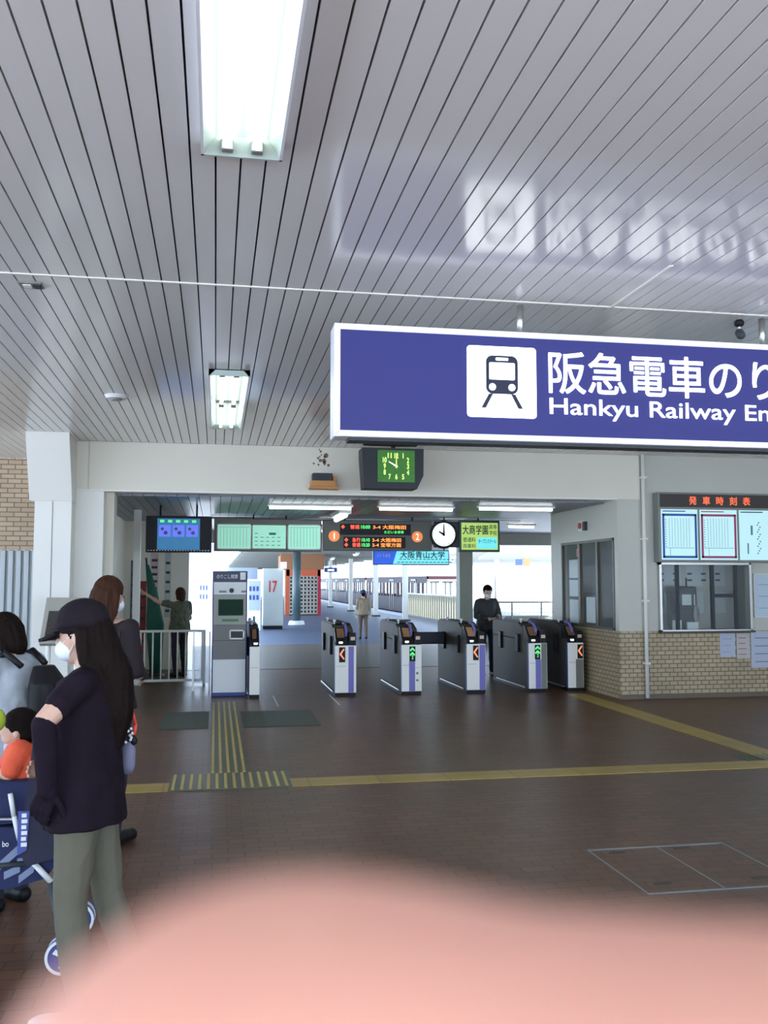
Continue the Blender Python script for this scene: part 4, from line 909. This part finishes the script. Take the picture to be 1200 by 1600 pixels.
m = MB(); hand_pts(m, V['wrL'], (0, .35, -1), (1, 0, 0), 1.16, .7, 1); m.cap(V['wrL'] + Vector((0, 0, .05)), .033, V['wrL'] - Vector((0, 0, .03)), .03); m.build('glove', BLKC, t, local=True, remesh=.005, sm=2)
# shoulder bag with charms
bx = thing('shoulder_bag', 'small grey pouch with coral strap and dangling charms at the woman in black', 'bag', (-.46, 3.98, 0))
p0 = atY(201, 1100, 4.0); p1 = atY(210, 1140, 4.0); p2 = atY(200, 1182, 4.0)
COR = mat('coral strap', (.85, .08, .06), .5)
MB().tube([p0 + Vector((-.03, 0, .01)), p0 + Vector((0, 0, .02)), p1 + Vector((0.005, 0, .02)), p1 + Vector((0, 0, -.02))], .007).build('strap', COR, bx, smooth=True)
MB().loft([(p2 + Vector((0, 0, -.07)), .018, .012), (p2 + Vector((0, 0, -.04)), .03, .016), (p2 + Vector((0.002, 0, .03)), .028, .016), (p2 + Vector((0.004, 0, .06)), .012, .01)], 14).build('pouch', mat('lavender grey pouch', (.17, .17, .25), .6), bx, smooth=True)
MB().ell(p1 + Vector((-.002, 0, -.045)), (.016, .014, .02)).build('round_charm', BLK, bx, smooth=True)
m = MB()
for k in range(7): m.ell(p2 + Vector((random.uniform(-.01, .02), -.01, .06 + k * .009)), (.006, .006, .006), u=8, v=6)
m.build('bead_charm', WHT, bx, smooth=True)
MB().tube([p0 + Vector((-.04, .0, .3)), p0 + Vector((-.03, 0, .1)), p0 + Vector((-.02, 0, 0)), p2 + Vector((0, 0, .06))], .006).build('cord', BLK, bx)
# long haired person behind her
t, V, hp = person('person with long brown hair and dark top standing behind the woman in black', (-.70, 6.35, 0), math.radians(-32), 1.745,
    dict(elR=(.2, .03, 1.02), wrR=(.12, .2, .98), elL=(-.2, .03, 1.02), wrL=(-.12, .2, .98), hdL=(.5, .7, .1), hdR=(-.5, .7, .1), hyaw=-.05, hpitch=-.15), mat('dark plum top', (.018, .010, .014), .85, bump=.4), mat('dark jeans', (.03, .03, .045), .85), HAIRB, 'long', .008, True, None, 'long', .5, 1.0)
# person with backpack at the left edge
GRYS = mat('pale grey printed shirt', (.42, .46, .50), .8, var=.35, scale=14, bump=.3)
t, V, hp = person('person in pale grey shirt with black backpack beside the stroller', (-1.065, 5.25, 0), math.radians(58), 1.56,
    dict(elR=(.2, .08, 1.03), wrR=(.14, .3, .98), elL=(-.2, .08, 1.03), wrL=(-.14, .3, .98), hdL=(.3, .8, -.1), hdR=(-.3, .8, -.1), hyaw=.15, hpitch=-.3, head=(0, .07, 1.455)), GRYS, mat('navy trousers', (.03, .035, .06), .85), HAIRD, 'bob', .007, True, None, 'short', .5, 1.1)
bpk = thing('backpack', 'black backpack worn by the person in the pale grey shirt', 'backpack', (-1.065, 5.25, 0), math.radians(58)); bpk.scale = (.975,) * 3
MB().loft([((0, -.225, .98), .11, .06), ((0, -.25, 1.03), .125, .08), ((0, -.25, 1.2), .12, .075), ((0, -.22, 1.29), .07, .04)], 20).build('bag_body', BLK, bpk, local=True, remesh=.008)
for s_ in (-1, 1): MB().tube([(s_ * .09, -.15, 1.29), (s_ * .10, -.05, 1.36), (s_ * .105, .07, 1.30), (s_ * .115, .145, 1.18), (s_ * .15, .09, 1.03), (s_ * .14, -.12, .98)], .017).build('strap', BLK, bpk, local=True, smooth=True)
# man at the gate
t, V, hp = person('masked man in dark jacket standing at the far end of the gates', (4.83, 16.15, 0), math.radians(185), 1.66,
    dict(elR=(.22, .04, 1.03), wrR=(.06, .24, 1.0), elL=(-.22, .04, 1.03), wrL=(-.06, .24, 1.0), hdL=(.8, .3, 0), hdR=(-.8, .3, 0), hnL=(0, .0, -1), hnR=(0, 0, -1), hpitch=-.45, head=(0, .05, 1.46)), mat('charcoal jacket', (.035, .038, .04), .8), mat('navy trousers man', (.02, .03, .06), .85), HAIRD, 'short', .009, True, None, 'long', .5, 1.05)
# person walking on the platform
t, V, hp = person('person in beige coat and dark blue hat walking away along the platform', (4.28, 26.9, 0), math.radians(-4), 1.44,
    dict(kneeL=(-.09, .06, .46), ankL=(-.09, .05, .075), toeL=(-.1, .2, .03), ankR=(.09, -.1, .09), toeR=(.1, .05, .03)), mat('beige coat', (.34, .27, .18), .8), mat('tan trousers', (.17, .12, .09), .85), HAIRD, 'short', .012, False, mat('navy hat', (.02, .04, .12), .8), 'long', .5, 1.1)
# person reaching at the inner wall
t, V, hp = person('person in patterned green top reaching towards the inner wall behind the railing', (-.62, 17.0, 0), math.radians(38), 1.60,
    dict(elL=(-.38, .12, 1.33), wrL=(-.53, .28, 1.47), hdL=(-.6, .6, .5), elR=(.22, .0, 1.03), wrR=(.16, .2, .95), hdR=(-.3, .8, 0)), mat('camouflage green top', (.10, .11, .07), .85, var=.8, scale=16), mat('black trousers b', (.02, .02, .03), .85), HAIRB, 'bob', .010, False, None, 'short', .5, 1.1)

# ------------------------------------------------------------------ stroller with child
NAVY = mat('navy stroller cloth', (.012, .018, .075), .8, bump=.3, scale=14)
st = thing('stroller', 'navy stroller with white side bars and small spoked wheels', 'stroller', (-1.0, 4.5, 0))
def S_(px, py, Y=4.5): return atY(px, py, Y)
yc0, yc1 = 4.35, 4.80  # near and far side
def poly3(mb, pts, y0, y1): mb.prism([(p.x, p.z) for p in pts], y0, y1, 'Y')
P_ = lambda x, y: atY(x, y, yc0)
# seat shell
m = MB(); poly3(m, [P_(-90, 1228), P_(60, 1224), P_(82, 1250), P_(70, 1300), P_(20, 1290), P_(-90, 1300)], yc0 + .04, yc1 - .04); m.build('seat_shell', NAVY, st, bev=0)
m = MB(); poly3(m, [P_(-60, 1292), P_(72, 1298), P_(92, 1345), P_(70, 1375), P_(10, 1392), P_(-60, 1392)], yc0 + .02, yc1 - .02); bk = m.build('basket', NAVY, st)
GS = mat('grey stripe cloth', (.20, .24, .36), .7)
for (x0, y0, x1, y1, w2) in ((-5, 1358, 26, 1330, 7), (5, 1370, 30, 1358, 6), (28, 1376, 52, 1358, 6), (26, 1348, 40, 1346, 5)):
    m = MB(); poly3(m, [P_(x0, y0 - w2), P_(x1, y1 - w2), P_(x1, y1 + w2), P_(x0, y0 + w2)], yc0 + .012, yc0 + .02); m.build('stripe', GS, bk)
text('bo', P_(2, 1330).x, P_(12, 1330).x, P_(0, 1325).z, P_(0, 1316).z, yc0 + .02, WHT, bk, bold=.01)
for yy in (yc0, yc1):
    m = MB(); m.tube([atY(16, 1240, yc0) + Vector((0, yy - yc0, 0)), atY(22, 1275, yc0) + Vector((0, yy - yc0, 0)), atY(30, 1312, yc0) + Vector((0, yy - yc0, 0))], .011)
    m.tube([P_(52, 1348) + Vector((0, yy - yc0, 0)), P_(80, 1378) + Vector((0, yy - yc0, 0))], .013); m.build('side_bar', WHT, st, smooth=True)
    MB().tube([P_(30, 1312) + Vector((0, yy - yc0, 0)), P_(52, 1348) + Vector((0, yy - yc0, 0))], .012).tube([P_(80, 1378) + Vector((0, yy - yc0, 0)), Vector((P_(100, 1420).x, yy, .075))], .016).tube([P_(52, 1348) + Vector((0, yy - yc0, 0)), P_(-70, 1360) + Vector((0, yy - yc0, 0)), Vector((P_(-100, 1420).x, yy, .075))], .012).build('frame_tube', DGRY, st, smooth=True)
    MB().tube([P_(30, 1312) + Vector((0, yy - yc0, 0)), P_(70, 1190) + Vector((0, yy - yc0, 0)), P_(86, 1128) + Vector((0, yy - yc0, 0))], .012).build('handle_tube', BLK, st, smooth=True)
    MB().tube([P_(-60, 1280) + Vector((0, yy - yc0, 0)), P_(20, 1280) + Vector((0, yy - yc0, 0))], .006).build('arm_rail', STEEL, st)
MB().tube([Vector((P_(86, 1128).x, yc0, P_(86, 1128).z)), Vector((P_(86, 1128).x, yc1, P_(86, 1128).z))], .018).build('handle', BLK, st, smooth=True)
for xw, yy in ((102, yc0), (102, yc1), (-100, yc0), (-100, yc1)):
    cxw = P_(xw, 1420).x; rw = .075
    for dy in (-.03, .03):
        wh = MB(); n = 28
        wh.cyl((cxw, yy + dy - .012, rw), (cxw, yy + dy + .012, rw), rw, seg=n).build('wheel', BLUE, st)
        m = MB(); wh = [o for o in kids(st) if o.name.startswith('wheel')][-1]
        ys = yy + dy - .0135
        for k in range(24):
            a, b2 = 2 * PI * k / 24, 2 * PI * (k + 1) / 24
            m.prism([(cxw + r_ * math.cos(q_), rw + r_ * math.sin(q_)) for r_, q_ in ((rw * .84, a), (rw * .84, b2), (rw, b2), (rw, a))], ys - .003, ys + .002, 'Y')
        for k in range(3):
            a = 2 * PI * k / 3 + .4; m.prism([(cxw + r_ * math.cos(a + s_), rw + r_ * math.sin(a + s_)) for r_, s_ in ((rw * .25, -.35), (rw * .62, -.25), (rw * .62, .25), (rw * .25, .35))], ys - .003, ys + .002, 'Y')
        m.build('wheel_rim', WHT, wh)
# navy cloth bag hanging from the handle
hb = thing('cloth_bag', 'long dark navy bag with pale lettering hanging from the stroller handle', 'bag', (P_(74, 1200).x, yc0 - .03, 0))
mm = MB(); poly3(mm, [P_(58, 1140), P_(88, 1136), P_(96, 1250), P_(88, 1335), P_(46, 1348), P_(34, 1325), P_(44, 1250), P_(50, 1200)], yc0 - .06, yc0 - .005); mm.build('bag_body', mat('black navy cloth', (.02, .02, .045), .8, bump=.4), hb)
mm = MB(); poly3(mm, [P_(33, 1262), P_(51, 1262), P_(46, 1322), P_(32, 1330)], yc0 - .066, yc0 - .06); pn = mm.build('blue_panel', mat('mid blue cloth', (.06, .09, .33), .7), hb)
m = MB()
for k in range(6): m.box((P_(38, 1300).x, yc0 - .069, P_(0, 1318 - k * 9).z), (P_(47, 1300).x - .004 * (k % 2), yc0 - .066, P_(0, 1312 - k * 9).z))
m.build('lettering', WHT, pn)
MB().tube([P_(62, 1140) + Vector((0, -.03, 0)), P_(84, 1118) + Vector((0, .0, 0)), P_(86, 1138) + Vector((0, -.03, 0))], .006).build('loop', BLK, hb)
# child
ch = thing('child', 'small child with black hair in an orange shirt sitting in the stroller', 'person', (P_(8, 1228).x, 4.58, P_(8, 1232).z))
cb = Vector((P_(18, 1228).x, 4.575, P_(8, 1232).z)); hc = Vector((P_(12, 1150).x, 4.575, P_(12, 1150).z))
b = MB(); q = Matrix.Rotation(PI / 2, 3, 'Z').to_quaternion()
hx = lambda x_, y_, z_: hc + Vector((-y_, x_, z_))
b.ell(hc, (.082, .066, .082)).ell(hx(0, .025, -.04), (.05, .05, .04)).ell(hx(0, .088, -.02), (.009, .009, .01)).ell(hx(.066, -.005, -.02), (.012, .01, .018)).ell(hx(-.066, -.005, -.02), (.012, .01, .018))
b.cap(hc - Vector((0, 0, .06)), .035, cb + Vector((0, 0, .13)), .04); b.loft([(cb, .08, .09), (cb + Vector((0, 0, .08)), .08, .09), (cb + Vector((0, 0, .15)), .06, .08)], 16)
for s_ in (-1, 1):
    sh = cb + Vector((0, s_ * .085, .13)); el = cb + Vector((-.035, s_ * .11, .03)); wr = cb + Vector((-.13, s_ * .07, .06))
    b.chain([(sh, .03), (el, .026), (wr, .018)]); hand_pts(b, wr, (-1, 0, 0), (0, 0, -1), .6, .6, s_)
    kn = cb + Vector((-.2, s_ * .07, .02)); ft = cb + Vector((-.23, s_ * .07, -.13)); b.chain([(cb + Vector((0, s_ * .05, 0)), .05), (kn, .038), (ft, .025), (ft + Vector((-.06, 0, -.01)), .022)])
b.build('body', SKIN, ch, remesh=.005, sm=2)
s = MB(); s.loft([(cb + Vector((0, 0, -.01)), .10, .115), (cb + Vector((0, 0, .08)), .10, .115), (cb + Vector((0, 0, .16)), .068, .085)], 18)
for s_ in (-1, 1): s.chain([(cb + Vector((0, s_ * .06, .13)), .055), (cb + Vector((-.025, s_ * .105, .06)), .048)])
s.build('shirt', mat('orange shirt', (.75, .10, .04), .8, bump=.4, scale=20, var=.15), ch, remesh=.006)
MB().chain([(hc + Vector((.0, 0, -.075)), .04), (hc + Vector((-.02, 0, -.085)), .045)]).build('collar', mat('pale blue collar', (.4, .48, .6), .8), ch, remesh=.006)
MB().ell(hc + Vector((.012, 0, .018)), (.084, .074, .078)).ell(hc + Vector((.035, 0, -.02)), (.055, .065, .05)).build('hair', HAIRD, ch, remesh=.006)
s = MB()
for s_ in (-1, 1):
    kn = cb + Vector((-.2, s_ * .07, .02)); s.chain([(cb + Vector((0, s_ * .05, -.005)), .058), (kn, .046), (kn + Vector((-.02, 0, -.08)), .036)])
s.build('trousers', NAVY, ch, remesh=.006)
for s_ in (-1, 1): MB().ell(hx(s_ * .028, .077, -.0), (.006, .01, .005), None, 8, 6).build('eye', BLK, ch, smooth=True)
tag(MB().ell(P_(0, 1130) + Vector((-.03, .1, -.0)), (.035, .03, .05)).ell(P_(0, 1130) + Vector((-.04, .1, .02)), (.02, .02, .03)).build('soft_toy', mat('lime plush', (.40, .5, .04), .8), remesh=.005), 'lime green soft thing above the child at the left edge', 'toy')

# ------------------------------------------------------------------ the photographer's hand: a finger across the lower lens
fwv = Vector((math.sin(YAW) * math.cos(PITCH), math.cos(YAW) * math.cos(PITCH), math.sin(PITCH)))
rtv = Vector((math.cos(YAW), -math.sin(YAW), 0)); upv = rtv.cross(fwv)
def K(r, u, f): return Vector((0, 0, CAM_H)) + rtv * r + upv * u + fwv * f
hd = thing('hand', 'pink blurred fingertip and hand reaching across the bottom of the view', 'hand', K(.06, -.06, .02))
b = MB(); seg = 24
# index finger, tip pointing to the left
tip = [(K(-.00288, -.01552, .0205), .00687), (K(-.00181, -.01683, .0205), .00849), (K(.0024, -.01824, .0205), .00884), (K(.01871, -.01907, .0205), .00876), (K(.026, -.0198, .0205), .0089), (K(.040, -.0225, .020), .0090), (K(.047, -.0235, .020), .0096), (K(.070, -.029, .016), .0105), (K(.080, -.032, .012), .0125)]
for (p0, r0), (p1, r1) in zip(tip, tip[1:]): b.cap(p0, r0, p1, r1, 28)
# palm and the other fingers, curled below and behind the phone
b.cap(K(.080, -.032, .012), .014, K(.125, -.075, -.02), .024, 16); b.cap(K(.080, -.05, .004), .014, K(.125, -.085, -.02), .024, 16); b.cap(K(.078, -.068, .0), .013, K(.12, -.10, -.02), .022, 16); b.cap(K(.076, -.085, -.004), .012, K(.12, -.115, -.02), .02, 16)
for k, (du, L) in enumerate(((-.052, .030), (-.071, .028), (-.088, .022))):
    b.chain([(K(.080, du, .004 - .004 * k), .0115), (K(.080 - L, du - .002, .012), .0098), (K(.080 - L - .008, du - .003, -.008), .009), (K(.080 - L + .012, du - .003, -.02), .008)])
b.chain([(K(.115, -.065, -.025), .017), (K(.085, -.045, -.045), .013), (K(.055, -.04, -.055), .0115), (K(.03, -.04, -.055), .010)])
b.chain([(K(.125, -.095, -.02), .032), (K(.20, -.17, -.05), .029), (K(.30, -.30, -.10), .036)])
hs = mat('fingertip skin', (.68, .33, .245), .5, sss=.3, var=.09, scale=70)
b.build('skin', hs, hd, remesh=.0012, sm=4)
MB().ell(K(-.0045, -.0175, .0272), (.0055, .0035, .002), upv.to_track_quat('Z', 'Y')).build('nail', NAILM, hd, smooth=True)

# ------------------------------------------------------------------ repeats carry one group
for cat, g in (('ticket gate', 'row of ticket gates'), ('ceiling light', 'fluorescent ceiling lamps'), ('post', 'canopy posts on the platform'), ('lamp', 'lamps under the platform canopy'),
               ('notice', 'notices on the ticket office wall'), ('poster', 'posters on the inner wall'), ('train', 'cars of the maroon train'), ('vending machine', 'machines outside the gates'),
               ('tactile paving', 'tactile strips in the floor'), ('floor mat', 'green floor patches'), ('floor strip', 'metal floor strips')):
    for o in bpy.data.objects:
        if o.parent is None and o.get('category') == cat: o['group'] = g
